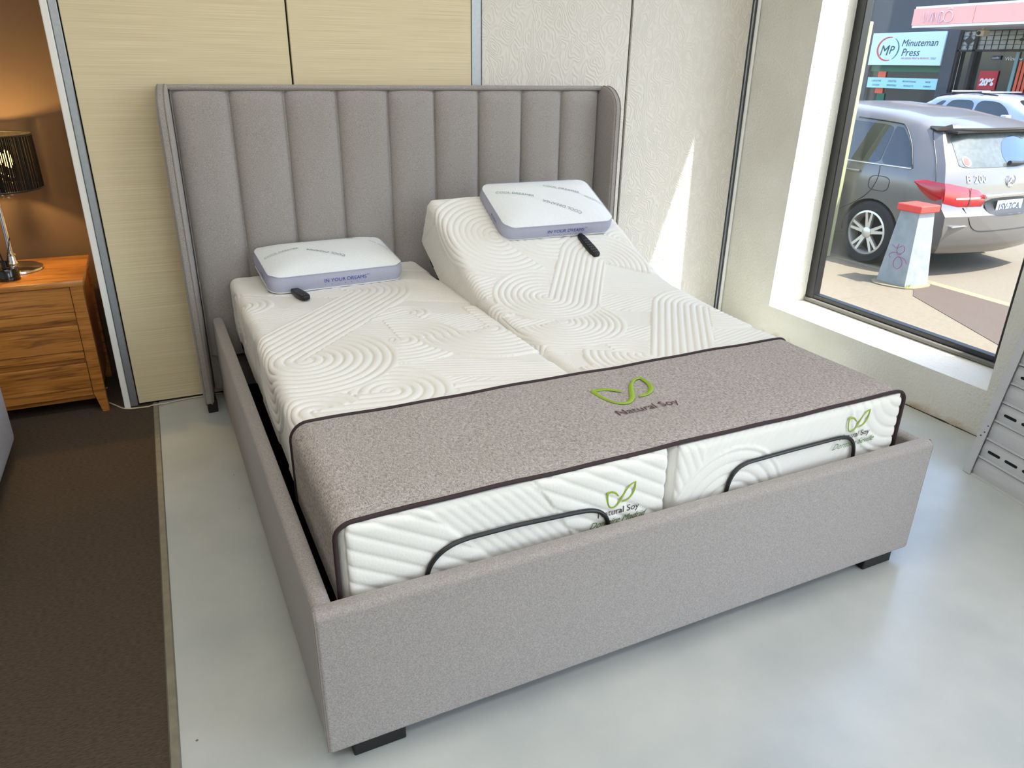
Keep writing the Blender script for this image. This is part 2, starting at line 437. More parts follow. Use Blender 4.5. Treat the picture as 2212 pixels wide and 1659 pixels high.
MB().rbox(0.390, 0.443, -0.001, 0.02, 0.005, CEIL, 0.003, 1).build('joint_strip', 'aluminium', wb)
MB().rbox(-1.444, -1.412, -0.004, 0.02, 0.002, CEIL, 0.003, 1).build('joint_strip', 'aluminium', wb)
# metal channel and conduit in the corner
MB().rbox(2.168, 2.199, -0.012, 0.02, 0.0, CEIL, 0.003, 1).build('corner_channel', 'aluminium', wb)
MB().tube([(2.187, -0.030, 0.0), (2.187, -0.030, CEIL)], 0.011, 10).build('conduit', 'white_paint', wb, smooth=40)
struct(MB().rbox(-1.472, -1.445, -0.02, 0.58, 0.0, CEIL, 0.003, 1).build('wall_partition', 'white_paint'), 'white edge of the thin partition beside the lamp alcove')
struct(MB().box(-6.0, -1.45, 0.60, 0.72, 0, CEIL).build('wall_alcove', 'brown_wall'), 'brown wall behind the lamp')
struct(MB().box(-5.12, -5.0, -7.5, 0.7, 0, CEIL).build('wall_left', 'white_paint'))

# window wall: piers, sill block and lintel round a splayed opening
def hexa(b, pts):
    b.add(pts, [(0, 3, 2, 1), (4, 5, 6, 7), (0, 1, 5, 4), (1, 2, 6, 5), (2, 3, 7, 6), (3, 0, 4, 7)])
wr = MB()
XO = 2.55
HEAD_I, HEAD_O, SILL_I, SILL_O = 3.42, 3.55, 0.232, 0.272
def quad_col(x0, x1, ya0, ya1, yb0, yb1, z0, z1, ya0t=None, ya1t=None):
    pass
# far pier (towards the back wall); its inner edge leans a little
XP = 2.462
hexa(wr, [(RW, -0.457, 0), (XP, -0.522, 0), (XP, 0.2, 0), (RW, 0.2, 0), (RW, -0.535, CEIL), (XP, -0.522, CEIL), (XP, 0.2, CEIL), (RW, 0.2, CEIL)])
wr.box(XP, XO, -0.46, 0.2, 0, CEIL)
# near pier
hexa(wr, [(RW, -3.55, 0), (XO, -3.55, 0), (XO, -1.765, 0), (RW, -1.893, 0), (RW, -3.55, CEIL), (XO, -3.55, CEIL), (XO, -1.765, CEIL), (RW, -1.893, CEIL)])
# sill block, top sloping up to the frame
hexa(wr, [(RW, -1.893, 0), (XO, -1.765, 0), (XO, -0.50, 0), (RW, -0.457, 0), (RW, -1.893, SILL_I), (XO, -1.765, SILL_O), (XO, -0.50, SILL_O), (RW, -0.4622, SILL_I)])
hexa(wr, [(RW, -1.893, HEAD_I), (XO, -1.765, HEAD_O), (XO, -0.53, HEAD_O), (RW, -0.527, HEAD_I), (RW, -1.893, CEIL), (XO, -1.765, CEIL), (XO, -0.53, CEIL), (RW, -0.535, CEIL)])
# the second shop window behind the camera
wr.box(RW, XO, -7.5, -6.7, 0, CEIL); wr.box(RW, XO, -6.7, -3.55, 0, 0.15); wr.box(RW, XO, -6.7, -3.55, 3.1, CEIL)
struct(wr.build('wall_right', 'plaster'), 'rough white plaster wall around the street window')
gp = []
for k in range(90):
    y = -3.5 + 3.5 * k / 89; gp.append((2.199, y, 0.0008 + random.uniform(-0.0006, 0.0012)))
mat('crack_line', (52, 42, 34), 0.95)  # dark brown for the crack between plaster wall and floor
struct(MB().tube(gp, [0.003 + random.uniform(-0.0015, 0.003) for _ in gp], 6).build('trim_2', 'crack_line'), 'ragged dark crack line where the plaster wall meets the floor')
struct(MB().box(-6.0, -0.5, -7.62, -7.5, 0, CEIL).box(-0.5, 1.6, -7.62, -7.5, 2.6, CEIL).box(-0.5, 1.6, -7.62, -7.5, 0, 0.12).box(1.6, XO, -7.62, -7.5, 0, CEIL).build('wall_front', 'white_paint'))

w1 = thing('window_1', 'black framed street window in the plaster wall', None, (2.46, -1.15, 0.26)); w1['kind'] = 'structure'
MB().rbox(2.435, 2.492, -0.578, -0.49, 0.262, 3.4, 0.004, 1).build('jamb', 'black_metal', w1)
MB().rbox(2.435, 2.49, -1.83, -1.745, 0.262, 3.4, 0.004, 1).build('jamb', 'black_metal', w1)
MB().rbox(2.44, 2.49, -1.83, -0.5, 0.255, 0.312, 0.004, 1).build('bottom_rail', 'black_metal', w1)
MB().rbox(2.42, 2.45, -1.80, -0.52, 0.262, 0.284, 0.004, 1).build('glazing_bead', 'sealant', w1)
MB().rbox(2.435, 2.49, -1.83, -0.5, 3.27, 3.56, 0.004, 1).build('head_rail', 'black_metal', w1)
MB().box(2.462, 2.468, -1.78, -0.55, 0.29, 3.3).build('pane', 'pane_glass', w1)
w2 = thing('window_2', 'wide shop window behind the viewer', None, (2.46, -5.1, 0.15)); w2['kind'] = 'structure'
for y in (-6.7, -5.15, -3.6): MB().box(2.44, 2.49, y, y + 0.05, 0.15, 3.1).build('mullion', 'black_metal', w2)
MB().box(2.44, 2.49, -6.7, -3.55, 0.15, 0.21).build('bottom_rail', 'black_metal', w2)
w3 = thing('window_3', 'glazed shop front behind the viewer', None, (0.55, -7.56, 0.12)); w3['kind'] = 'structure'
for x in (-0.5, 0.52, 1.55): MB().box(x, x + 0.05, -7.59, -7.54, 0.12, 2.6).build('mullion', 'black_metal', w3)
MB().box(-0.5, 1.6, -7.59, -7.54, 0.12, 0.18).build('bottom_rail', 'black_metal', w3)

# unseen ceiling panels, added to fill the showroom with light
n = 0
for x, y in ((-0.9, -2.2), (1.1, -2.2), (-0.9, -4.4), (1.1, -4.4), (-0.9, -6.4), (1.1, -6.4), (-2.1, -2.3), (-2.1, -4.4)):
    t = thing('fill_light', 'flat square-edged ceiling light panel above the showroom', 'light', (x, y, CEIL), 0, 'ceiling light panels')
    f = MB().box(x - 0.62, x + 0.62, y - 0.32, y - 0.30, CEIL - 0.03, CEIL).box(x - 0.62, x + 0.62, y + 0.30, y + 0.32, CEIL - 0.03, CEIL)
    f.box(x - 0.62, x - 0.60, y - 0.3, y + 0.3, CEIL - 0.03, CEIL).box(x + 0.60, x + 0.62, y - 0.3, y + 0.3, CEIL - 0.03, CEIL)
    f.build('frame', 'aluminium', t)
    MB().box(x - 0.6, x + 0.6, y - 0.3, y + 0.3, CEIL - 0.02, CEIL - 0.012).build('diffuser', 'fill_emitter', t)
    n += 1

# ================================================================== THE BED (coordinates of the bed, turned by TH)
bed = thing('king_bed', 'taupe grey upholstered bed frame with winged channel headboard', 'bed', (0, -1.25, 0), TH)
HX0, HX1 = -1.048, 1.093
HC = (HX0 + HX1) / 2
YH = -0.104
hb = MB().rbox(HX0 - 0.005, HX1 + 0.005, -0.098, -0.012, 0.07, 1.482, 0.01, 2).build('headboard', 'upholstery', bed, smooth=40)
seams = [-1.048, -0.815, -0.576, -0.337, -0.091, 0.146, 0.383, 0.628, 0.863, 1.093]
for i in range(9):
    x0, x1 = seams[i] + 0.001, seams[i + 1] - 0.001
    nx, nz = 17, 26
    G = []
    for j in range(nz):
        v = j / (nz - 1); v = 1 - (1 - v) ** 1.6; z = 0.26 + (1.474 - 0.26) * v
        top = min(1.0, (1.478 - z) / 0.055)
        row = []
        for k in range(nx):
            u = k / (nx - 1); u = 0.5 - 0.5 * math.cos(PI * u)
            p = (1 - abs(2 * u - 1) ** 3.4) ** 0.55
            e = 0.35 + 0.65 * math.sin(min(1, max(0, top)) * PI / 2)
            row.append((x0 + (x1 - x0) * u, -0.092 - 0.044 * p * e - 0.002 * math.sin(7 * z + i), z))
        G.append(row)
    MB().grid(G).build('channel_panel', 'upholstery', hb, smooth=60)
MB().rbox(HX0 - 0.02, HX1 + 0.01, -0.118, -0.012, 1.474, 1.492, 0.007, 3).build('top_band', 'upholstery', hb, smooth=50)
MB().tube([(HX0 + 0.0, -0.117, 1.4745), (HX1, -0.117, 1.4745)], 0.0028, 6).build('piping', 'upholstery_seam', hb, smooth=50)
for s, base in ((-1, HX0), (1, HX1)):
    yf, zt, rr = -0.2425, 1.493, 0.12
    poly = [(-0.012, 0.058), (yf, 0.058)] + [(yf + rr - rr * math.cos(a), zt - rr + rr * math.sin(a)) for a in [PI / 2 * k / 8 for k in range(9)]] + [(-0.012, zt)]
    def fn(a, b, h, s=s, base=base):
        fl = 0.024 * (-a / 0.24) ** 1.5 if a < 0 else 0.0
        return (base + s * (fl + h), a, b)
    w = MB().prism(poly, fn, 0.0, 0.045, 0.011, 3).build('wing', 'upholstery', bed, smooth=50)
    for h in (0.010, 0.036):
        pth = []
        for a, b in poly[1:-1]:
            q = fn(a, b, h); pth.append((q[0], q[1] + (0.001 if b > 1.48 else -0.001), q[2] + (0.001 if b > 1.45 else 0)))
        MB().tube(pth, 0.0026, 6).build('piping', 'upholstery_seam', w, smooth=50)
    MB().rbox(base + s * 0.01 if s > 0 else base - 0.055, base + 0.055 if s > 0 else base - 0.01, -0.21, -0.05, 0, 0.06, 0.003, 1).build('foot', 'black_plastic', bed)
YF = -2.4476
def rail_poly(t, h0, h1, r):
    return [(-t / 2 + 0.004, h0), (t / 2 - 0.004, h0), (t / 2, h0 + 0.006), (t / 2, h1 - r)] + [(t / 2 - r + r * math.cos(a), h1 - r + r * math.sin(a)) for a in [PI / 2 * k / 5 for k in range(1, 6)]] + \
           [(-t / 2 + r - r * math.sin(a), h1 - r + r * math.cos(a)) for a in [PI / 2 * k / 5 for k in range(0, 5)]] + [(-t / 2, h1 - r), (-t / 2, h0 + 0.006)]
for s in (-1, 1):
    xc = s * (1.02 - 0.0235)
    MB().prism(rail_poly(0.047, 0.048, 0.462, 0.018), lambda a, b, h, xc=xc: (xc + a, h, b), YF + 0.03, -0.150, 0.006, 2).build('side_rail', 'upholstery', bed, smooth=50)
fb = MB().prism(rail_poly(0.052, 0.044, 0.466, 0.02), lambda a, b, h: (h, YF + 0.026 + a, b), -1.022, 1.022, 0.009, 3).build('footboard', 'upholstery', bed, smooth=50)
for s in (-1, 1):
    xx = s * 1.0215
    MB().tube([(xx, YF + 0.006, 0.05), (xx, YF + 0.005, 0.445), (xx, YF + 0.011, 0.458), (xx, YF + 0.02, 0.4655)], 0.003, 6).build('piping', 'upholstery_seam', fb, smooth=50)
for s in (-1, 1):
    xa, xb = (0.826, 0.9605) if s > 0 else (-0.9615, -0.826)
    MB().rbox(xa, xb, -2.4385, -2.32, 0, 0.052, 0.003, 1).build('foot', 'black_plastic', bed)
# slatted deck of the frame under the adjustable bases
dk = MB()
for k in range(11): dk.box(-0.972, 0.972, -2.36 + k * 0.2, -2.36 + k * 0.2 + 0.09, 0.10, 0.12)
dk.box(-0.972, 0.972, -2.385, -0.16, 0.08, 0.10)
dk.build('deck', 'black_cloth', bed)

# ------------------------------------------------------------------ quilted mattresses
def rib(d, w, A):
    f = (d / w) % 1.0
    return A * np.sqrt(np.maximum(0, 1 - np.abs(2 * f - 1) ** 2.2))
def s_shape(X, Y, c, ang, R, L, w, side, Rr=None):
    """ribs run straight along ang beside c for length L, and turn round c in rings; side +1 strip on the left"""
    Rr = Rr or R
    a = math.radians(ang); dx, dy = X - c[0], Y - c[1]
    p = dx * math.cos(a) + dy * math.sin(a); n = (-dx * math.sin(a) + dy * math.cos(a)) * side
    strip = (n >= 0) & (p >= 0)
    d = np.where(strip, n, np.hypot(dx, dy))
    mask = np.where(strip, (n < R) & (p < L), d < Rr)
    # far end: the ribs turn back round a centre on the outer side of the strip
    d2 = np.hypot(p - L, n - R); m2 = strip & (p >= L) & (d2 < R)
    d = np.where(m2, R - d2, d); mask = mask | m2
    return d, mask
def quilt(X, Y, shapes, A=0.0085):
    H = np.zeros_like(X); done = np.zeros(X.shape, bool)
    for c, ang, R, L, w, side, Rr in shapes:
        d, mk = s_shape(X, Y, c, ang, R, L, w, side, Rr)
        mk = mk & ~done
        H = np.where(mk, rib(d, w, A), H); done |= mk
    # ground: bands of fine ribs
    band = np.floor((X * 0.55 + Y) / 0.19)
    ang = np.where(band % 2 == 0, 0.35, -0.25)
    q = Y * np.cos(ang) + X * np.sin(ang)
    fine = rib(q, 0.021, 0.0058)
    dots = 0.0010 * np.sin(X * 400) * np.sin(Y * 400)
    H = np.where(done, H, np.where(band % 3 == 0, dots + 0.0008, fine))
    return H
def mattress(x0, x1, y0, y1, T, shapes, r=0.032, step=0.0042, foot_shapes=None, press=None):
    """closed rounded box, top at z=0, foot at y0; returns verts, quads and the coordinates before bending"""
    cx, cy, cz = (x0 + x1) / 2, (y0 + y1) / 2, -T / 2
    hx, hy, hz = (x1 - x0) / 2, (y1 - y0) / 2, T / 2
    def coords(h, st):
        n = max(2, int(round(2 * h / st))); return np.linspace(-h, h, n + 1)
    xs = coords(hx, step); ys = coords(hy, step); zs = coords(hz, step)
    zs_c = coords(hz, step)
    pts = []; quads = []; fab = []; base = 0
    def face(A, B, fn, fabfn, flip):
        nonlocal base
        a, b = np.meshgrid(A, B, indexing='ij')
        P = np.stack(fn(a, b), -1).reshape(-1, 3)
        F = np.stack(fabfn(a, b), -1).reshape(-1, 2)
        na, nb = len(A), len(B)
        idx = np.arange(na * nb).reshape(na, nb) + base
        q = np.stack([idx[:-1, :-1], idx[1:, :-1], idx[1:, 1:], idx[:-1, 1:]], -1).reshape(-1, 4)
        if flip: q = q[:, ::-1]
        pts.append(P); fab.append(F); quads.append(q); base += na * nb
    one = np.ones_like
    face(xs, ys, lambda a, b: (a, b, hz * one(a)), lambda a, b: (a + cx, b + cy), False)
    face(ys, zs, lambda a, b: (-hx * one(a), a, b), lambda a, b: (cx - hx - (hz - b), a + cy), True)
    face(ys, zs, lambda a, b: (hx * one(a), a, b), lambda a, b: (cx + hx + (hz - b), a + cy), False)
    face(xs, zs, lambda a, b: (a, -hy * one(a), b), lambda a, b: (a + cx, cy - hy - (hz - b)), False)
    face(xs, zs, lambda a, b: (a, hy * one(a), b), lambda a, b: (a + cx, cy + hy + (hz - b)), True)
    cxs = np.linspace(-hx, hx, len(xs)); cys = np.linspace(-hy, hy, len(ys))
    face(xs, ys, lambda a, b: (a, b, -hz * one(a)), lambda a, b: (a + cx, b + cy), True)
    P = np.concatenate(pts); F = np.concatenate(fab); Q = np.concatenate(quads)
    half = np.array([hx, hy, hz])
    inner = np.clip(P, -(half - r), half - r)
    nrm = P - inner; ln = np.linalg.norm(nrm, axis=1, keepdims=True); nrm = nrm / np.maximum(ln, 1e-9)
    S = inner + nrm * r
    H = quilt(F[:, 0], F[:, 1], shapes)
    is_foot = (np.abs(P[:, 1] + hy) < 1e-6)
    if foot_shapes is not None:
        HF = foot_shapes(F[:, 0], cz + P[:, 2]); H = np.where(is_foot, HF, H)
    # seams where panels meet: the quilting dies out along the upright corner seams and the bottom edge
    edge = np.minimum.reduce([np.where(np.abs(nrm[:, 2]) > 0.6, 1.0, np.maximum(hx - np.abs(P[:, 0]), hy - np.abs(P[:, 1])) / 0.02),
                              np.clip((P[:, 2] + hz) / 0.03, 0, 1)])
    corner = np.where((np.abs(P[:, 0]) > hx - 0.012) & (np.abs(P[:, 1]) > hy - 0.012), 0.0, 1.0)
    H = H * np.clip(edge, 0, 1) * corner
    if press is not None: H = np.where((F[:, 1] < press) & ~is_foot, H * 0.15, H)
    H = np.where(nrm[:, 2] < -0.7, 0, H)
    S = S + nrm * H[:, None]
    S += np.array([cx, cy, cz])
    # weld
    key = np.round(S * 20000).astype(np.int64)
    _, first, inv = np.unique(key, axis=0, return_index=True, return_inverse=True)
    inv = inv.reshape(-1)
    Q = inv[Q]; S = S[first]
    return S, Q
def np_mesh(name, S, Q, material, parent):
    me = bpy.data.meshes.new(name)
    ox = np.array(OFF[parent.name]) if parent is not None and parent.name in OFF else np.zeros(3)
    S = S - ox
    ok = (Q[:, 0] != Q[:, 1]) & (Q[:, 1] != Q[:, 2]) & (Q[:, 2] != Q[:, 3]) & (Q[:, 3] != Q[:, 0]) & (Q[:, 0] != Q[:, 2]) & (Q[:, 1] != Q[:, 3])
    Q = Q[ok]
    me.vertices.add(len(S)); me.vertices.foreach_set('co', S.astype(np.float32).ravel())
    me.loops.add(len(Q) * 4); me.loops.foreach_set('vertex_index', Q.astype(np.int32).ravel())
    me.polygons.add(len(Q)); me.polygons.foreach_set('loop_start', np.arange(0, len(Q) * 4, 4, dtype=np.int32))
    me.polygons.foreach_set('use_smooth', np.ones(len(Q), bool))
    me.update(calc_edges=True); me.validate()
    o = link(name, me, material, parent)
    return o
ZT = 0.640; MT = 0.275
ML = (-0.938, -0.016); MR = (-0.008, 0.915)
MY0 = -2.376
sh_left = [((-0.82, -1.35), 46, 0.28, 0.80, 0.0335, 1, 0.33), ((-0.09, -1.29), 90, 0.02, 0.02, 0.034, 1, 0.30), ((-0.42, -2.10), 90, 0.02, 0.02, 0.036, 1, 0.36),
           ((-0.99, -1.95), 100, 0.15, 0.15, 0.034, -1, 0.20), ((-0.96, -0.62), 80, 0.13, 0.2, 0.03, 1, 0.15), ((-0.55, -0.95), 20, 0.1, 0.2, 0.03, -1, 0.10),
           ((-0.62, -1.72), 170, 0.2, 0.3, 0.034, 1, 0.2), ((-0.45, -1.28), 90, 0.02, 0.02, 0.032, 1, 0.24)]
sh_right = [((0.262, 1.263), 56, 0.225, 0.42, 0.0265, -1, 0.235), ((0.872, 0.945), 234, 0.24, 0.60, 0.0265, -1, 0.24), ((0.235, 0.60), 90, 0.02, 0.02, 0.0265, 1, 0.20),
            ((0.86, 1.62), 250, 0.10, 0.1, 0.024, 1, 0.12), ((0.22, 1.76), 300, 0.26, 0.1, 0.028, 1, 0.30), ((0.20, 1.02), 90, 0.02, 0.02, 0.026, 1, 0.26),
            ((-0.12, 0.95), 90, 0.12, 0.2, 0.028, -1, 0.2), ((0.62, 1.95), 90, 0.2, 0.2, 0.028, 1, 0.25)]
def foot_left(x, z):
    d = (x * 0.50 + (z) * 0.866)          # ribs falling to the right
    strong = ((x < -0.62 + (z + 0.14) * -0.9) | (x > -0.36 + (z + 0.14) * -0.6))
    fine = rib(x * 0.75 + z * 0.66, 0.022, 0.0028)
    return np.where(strong, rib(d, 0.040, 0.0075), fine)
def foot_right(x, z):
    d1 = np.hypot(x - 0.21, (z + 0.27)); d2 = np.hypot(x - 0.90, z - 0.02)
    dg = rib(x * 0.80 - z * 0.6, 0.022, 0.0028)
    return np.where(d1 < 0.22, rib(d1, 0.034, 0.0070), np.where(d2 < 0.235, rib(d2, 0.036, 0.0070), np.where(x < 0.10, rib(x * 0.9 + z * 0.42, 0.026, 0.0050), dg)))
matL = thing('mattress', 'flat white quilted mattress, the left of the pair', 'mattress', (-0.477, -1.25, ZT - MT), TH)
S, Q = mattress(ML[0], ML[1], MY0, -0.135, MT, sh_left, foot_shapes=foot_left, press=-1.838)
# the head end drifts a touch to the right and sits a little lower
t = (S[:, 1] - MY0) / 2.24
S[:, 0] += 0.022 * t; S[:, 2] += ZT
cover_l = np_mesh('cover', S, Q, 'mattress_knit', matL)
# the raised mattress is bent along this profile of its top (y, z)
PROF = np.array([(-2.385, .640), (-2.2, .640), (-2.0, .640), (-1.75, .641), (-1.55, .645), (-1.4, .650), (-1.25, .661), (-1.08, .684), (-.93, .727), (-.78, .800), (-.63, .880), (-.46, .970), (-.25, 1.08)])
ps = np.r_[0, np.cumsum(np.hypot(*np.diff(PROF, axis=0).T))]
sd_ = np.linspace(0, ps[-1], 400)
def smooth1(a, k=25):
    pad = np.pad(a, k, mode='reflect', reflect_type='odd'); return np.convolve(pad, np.ones(2 * k + 1) / (2 * k + 1), 'valid')
py_ = smooth1(np.interp(sd_, ps, PROF[:, 0])); pz_ = smooth1(np.interp(sd_, ps, PROF[:, 1]))
pt_ = np.stack([np.gradient(py_), np.gradient(pz_)], -1); pt_ /= np.linalg.norm(pt_, axis=1, keepdims=True)
def bend(S):
    s = S[:, 1]
    ty = np.interp(s, sd_, pt_[:, 0]); tz = np.interp(s, sd_, pt_[:, 1]); nn = np.hypot(ty, tz); ty /= nn; tz /= nn
    yy = np.interp(s, sd_, py_) - tz * S[:, 2]; zz = np.interp(s, sd_, pz_) + ty * S[:, 2]
    ext = np.minimum(s, 0)                     # just past the foot
    out = S.copy(); out[:, 1] = yy + ext; out[:, 2] = zz
    return out
LEN_R = 2.06
matR = thing('mattress', 'white quilted mattress with its head end raised, the right of the pair', 'mattress', (0.455, -1.4, ZT - MT), TH)
S, Q = mattress(MR[0], MR[1], 0.009, LEN_R, MT, sh_right, foot_shapes=foot_right, press=0.547)
S = bend(S)
cover_r = np_mesh('cover', S, Q, 'mattress_knit', matR)
# adjustable bases with their retainer bars
def base_box(pts_x, prof, name, parent, th=0.05):
    b = MB(); x0, x1 = pts_x
    P0 = [[(x0, y, z - th), (x1, y, z - th)] for y, z in prof]; P1 = [[(x0, y, z), (x1, y, z)] for y, z in prof]
    V = []
    for (y, z) in prof: V += [(x0, y, z - th), (x1, y, z - th), (x1, y, z), (x0, y, z)]
    F = [(0, 1, 2, 3), tuple(4 * (len(prof) - 1) + k for k in (3, 2, 1, 0))]
    for i in range(len(prof) - 1):
        a, c = 4 * i, 4 * i + 4
        for k in range(4): F.append((a + k, a + (k + 1) % 4, c + (k + 1) % 4, c + k))
    return b.add(V, F).build(name, 'black_cloth', parent)
BZ = ZT - MT - 0.002
for lab, xs_, raised, bar in (('black adjustable bed base under the flat mattress', ML, False, [(-0.741, .30), (-0.741, .445), (-0.735, .470), (-0.715, .497), (-0.685, .516), (-0.645, .526), (-0.50, .526), (-0.30, .515), (-0.262, .509), (-0.235, .492), (-0.220, .466), (-0.215, .437), (-0.214, .30)]),
                              ('black adjustable bed base under the raised mattress', MR, True, [(0.186, .30), (0.188, .44), (0.193, .485), (0.208, .515), (0.240, .533), (0.40, .536), (0.645, .536), (0.682, .526), (0.703, .500), (0.711, .455), (0.712, .30)])):
    b = thing('adjustable_base', lab, 'bed base', ((xs_[0] + xs_[1]) / 2, -1.3, 0.0), TH, 'adjustable bases')
    x0, x1 = xs_[0] + 0.03, xs_[1] - 0.03
    if not raised:
        base_box((x0, x1), [(-2.34, BZ), (-0.2, BZ)], 'deck', b)
    else:
        pr = np.stack([np.full(40, 0.0), np.linspace(0.03, LEN_R - 0.06, 40), np.full(40, -MT - 0.002)], -1); pr = bend(pr)
        pr = [(p[1], p[2]) for p in pr if p[1] > -2.36]
        base_box((x0, x1), pr, 'deck', b)
    MB().box(x0 + 0.05, x1 - 0.05, -2.25, -2.18, 0.24, 0.30).box(x0 + 0.05, x1 - 0.05, -0.5, -0.43, 0.24, 0.30).box(x0 + 0.05, x0 + 0.1, -2.2, -0.45, 0.24, 0.30).box(x1 - 0.1, x1 - 0.05, -2.2, -0.45, 0.24, 0.30).build('chassis', 'black_metal', b)
    for lx in (x0 + 0.1, x1 - 0.1):
        for ly in (-2.2, -0.48): MB().lathe([(0.02, 0), (0.022, 0.005), (0.022, 0.30)], lx, ly, 12, cz=0.0).build('leg', 'black_metal', b)
    yb = MY0 - 0.0125
    path = [(p[0], yb, p[1]) for p in bar]
    # refine the bar to a smooth curve
    A = np.array(path); tt = np.r_[0, np.cumsum(np.linalg.norm(np.diff(A, axis=0), axis=1))]; ts = np.linspace(0, tt[-1], 70)
    A2 = np.stack([smooth1(np.interp(ts, tt, A[:, k]), 2) for k in range(3)], -1)
    MB().tube([tuple(p) for p in A2], 0.0062, 10).build('retainer_bar', 'black_metal', b, smooth=60)

# ------------------------------------------------------------------ runner across the foot of both mattresses
run = thing('bed_runner', 'taupe linen runner with dark piping across the foot of both mattresses', 'bed runner', (0, -2.1, ZT), TH)
RY0, RY1 = MY0 + 0.010, -1.848
o_ = 0.0098
xl, xr_ = ML[0] - o_, MR[1] + o_; rc = 0.05; zt = ZT + o_
prof = [(xl, 0.40), (xl, 0.5), (xl, zt - rc)] + [(xl + rc - rc * math.cos(a), zt - rc + rc * math.sin(a)) for a in [PI / 2 * k / 7 for k in range(1, 8)]]
prof += [(x, zt) for x in np.linspace(xl + rc + 0.05, xr_ - rc - 0.05, 34)]
prof += [(xr_ - rc + rc * math.sin(a), zt - rc + rc * math.cos(a)) for a in [PI / 2 * k / 7 for k in range(0, 8)]] + [(xr_, 0.5), (xr_, 0.40)]
def wav(x, y): return 0.0015 * math.sin(9 * x + 5 * y) + 0.001 * math.sin(23 * x - 11 * y)
ys_ = np.linspace(RY0, RY1, 18)
def edge_drop(y): return 0.010 * max(0, 1 - (y - RY0) / 0.035) ** 2
def zf(z): return min(1.0, max(0.0, (z - (zt - rc)) / rc)) ** 1.5
G = [[(x, y, z + (wav(x, y) - edge_drop(y)) * zf(z)) for x, z in prof] for y in ys_]
MB().grid(G).build('cloth', 'linen', run, smooth=70, fix=False)
for y in (RY0, RY1):
    pth = [(x, y + (-0.003 if y == RY0 else 0.003), z + (wav(x, y) - edge_drop(y)) * zf(z) + 0.001) for x, z in prof]
    MB().tube(pth, 0.0058, 8).build('piping', 'piping', run, smooth=60)

# embroidered leaf mark: two open leaf loops joined by a stem
def leaf_paths():
    def cr(pts, n=8):
        P = [np.array(p, float) for p in pts]; P = [2 * P[0] - P[1]] + P + [2 * P[-1] - P[-2]]; out = []
        for i in range(1, len(P) - 2):
            for k in range(n):
                t = k / n; out.append(0.5 * ((2 * P[i]) + (-P[i - 1] + P[i + 1]) * t + (2 * P[i - 1] - 5 * P[i] + 4 * P[i + 1] - P[i + 2]) * t * t + (-P[i - 1] + 3 * P[i] - 3 * P[i + 1] + P[i + 2]) * t ** 3))
        return out + [P[-2]]
    # one stroke: end of left leaf -> tip -> down and round -> stem -> right tip -> back to the gap
    a = cr([(-.09, .10), (-.22, .24), (-.36, .30), (-.50, .30)])
    b = cr([(-.50, .30), (-.48, .02), (-.40, -.20), (-.24, -.27), (-.08, -.16), (.06, .06), (.20, .28), (.36, .42), (.50, .46)])
    c = cr([(.50, .46), (.48, .20), (.38, .0), (.22, -.12), (.05, -.15)])
    return a, b[1:], c[1:]
def leaf_mark(width, place, parent, th, mat_='thread_green', depth=0.0015):
    a, b, c = leaf_paths()
    P = a + b + c
    n = len(P); out = MB(); rr = []
    pts = []
    for i, p in enumerate(P):
        q = place(p[0] * width, p[1] * width); pts.append(q)
    # flat satin-stitch ribbon that swells between the tips
    L = []
    for i, p in enumerate(P):
        a0 = P[max(0, i - 1)]; b0 = P[min(n - 1, i + 1)]; d = b0 - a0; d = d / (np.linalg.norm(d) + 1e-9); nn = np.array([-d[1], d[0]])
        u = i / (n - 1); wv = th * (0.55 + 0.45 * abs(math.sin(3 * PI * u)))
        row = []
        for k, hgt in ((-1, 0), (-0.5, 0.8), (0, 1), (0.5, 0.8), (1, 0)):
            pp = p * width + nn * wv * k
            q = Vector(place(pp[0], pp[1])); nrm = place.n
            row.append(tuple(q + nrm * depth * hgt))
        L.append(row)
    return out.grid(L).build('leaf_emblem', mat_, parent, smooth=60)
class Place:
    def __init__(s, o, ex, ey, n): s.o, s.ex, s.ey, s.n = Vector(o), Vector(ex), Vector(ey), Vector(n)
    def __call__(s, x, y, h=0.0): return tuple(s.o + s.ex * x + s.ey * y + s.n * h)
def letters(txt, width, place, parent, mat_, name='lettering', h=0.0008, **kw):
    b = text_mb(txt, 0.1, width=width, **kw)
    b.map(lambda x, y, z: place(x, y, h))
    return b.build(name, mat_, parent)
pl = Place((0.062, -2.052, zt + 0.003), (1, 0, 0), (0, 1, 0), (0, 0, 1))
leaf_mark(0.205, pl, run, 0.0085, depth=0.003)
letters('Natural Soy', 0.218, Place((0.052, -2.163, zt + 0.003), (1, 0, 0), (0, 1, 0), (0, 0, 1)), run, 'thread_brown')
fy = MY0 - 0.0080
for cx_, cz_, par, script in ((-0.181, 0.524, matL, 'Dormire Madrid'), (0.706, 0.570, matR, 'Dormire Seville')):
    leaf_mark(0.088, Place((cx_, fy, cz_ - 0.002), (1, 0, 0), (0, 0, 1), (0, -1, 0)), par, 0.0032, depth=0.0015)
    letters('Natural Soy', 0.132, Place((cx_ - 0.004, fy, cz_ - 0.042), (1, 0, 0), (0, 0, 1), (0, -1, 0)), par, 'thread_dark')
    letters(script, 0.185, Place((cx_ - 0.002, fy, cz_ - 0.068), (1, 0, 0), (0, 0, 1), (0, -1, 0)), par, 'thread_script', shear=0.55, name='script_lettering')

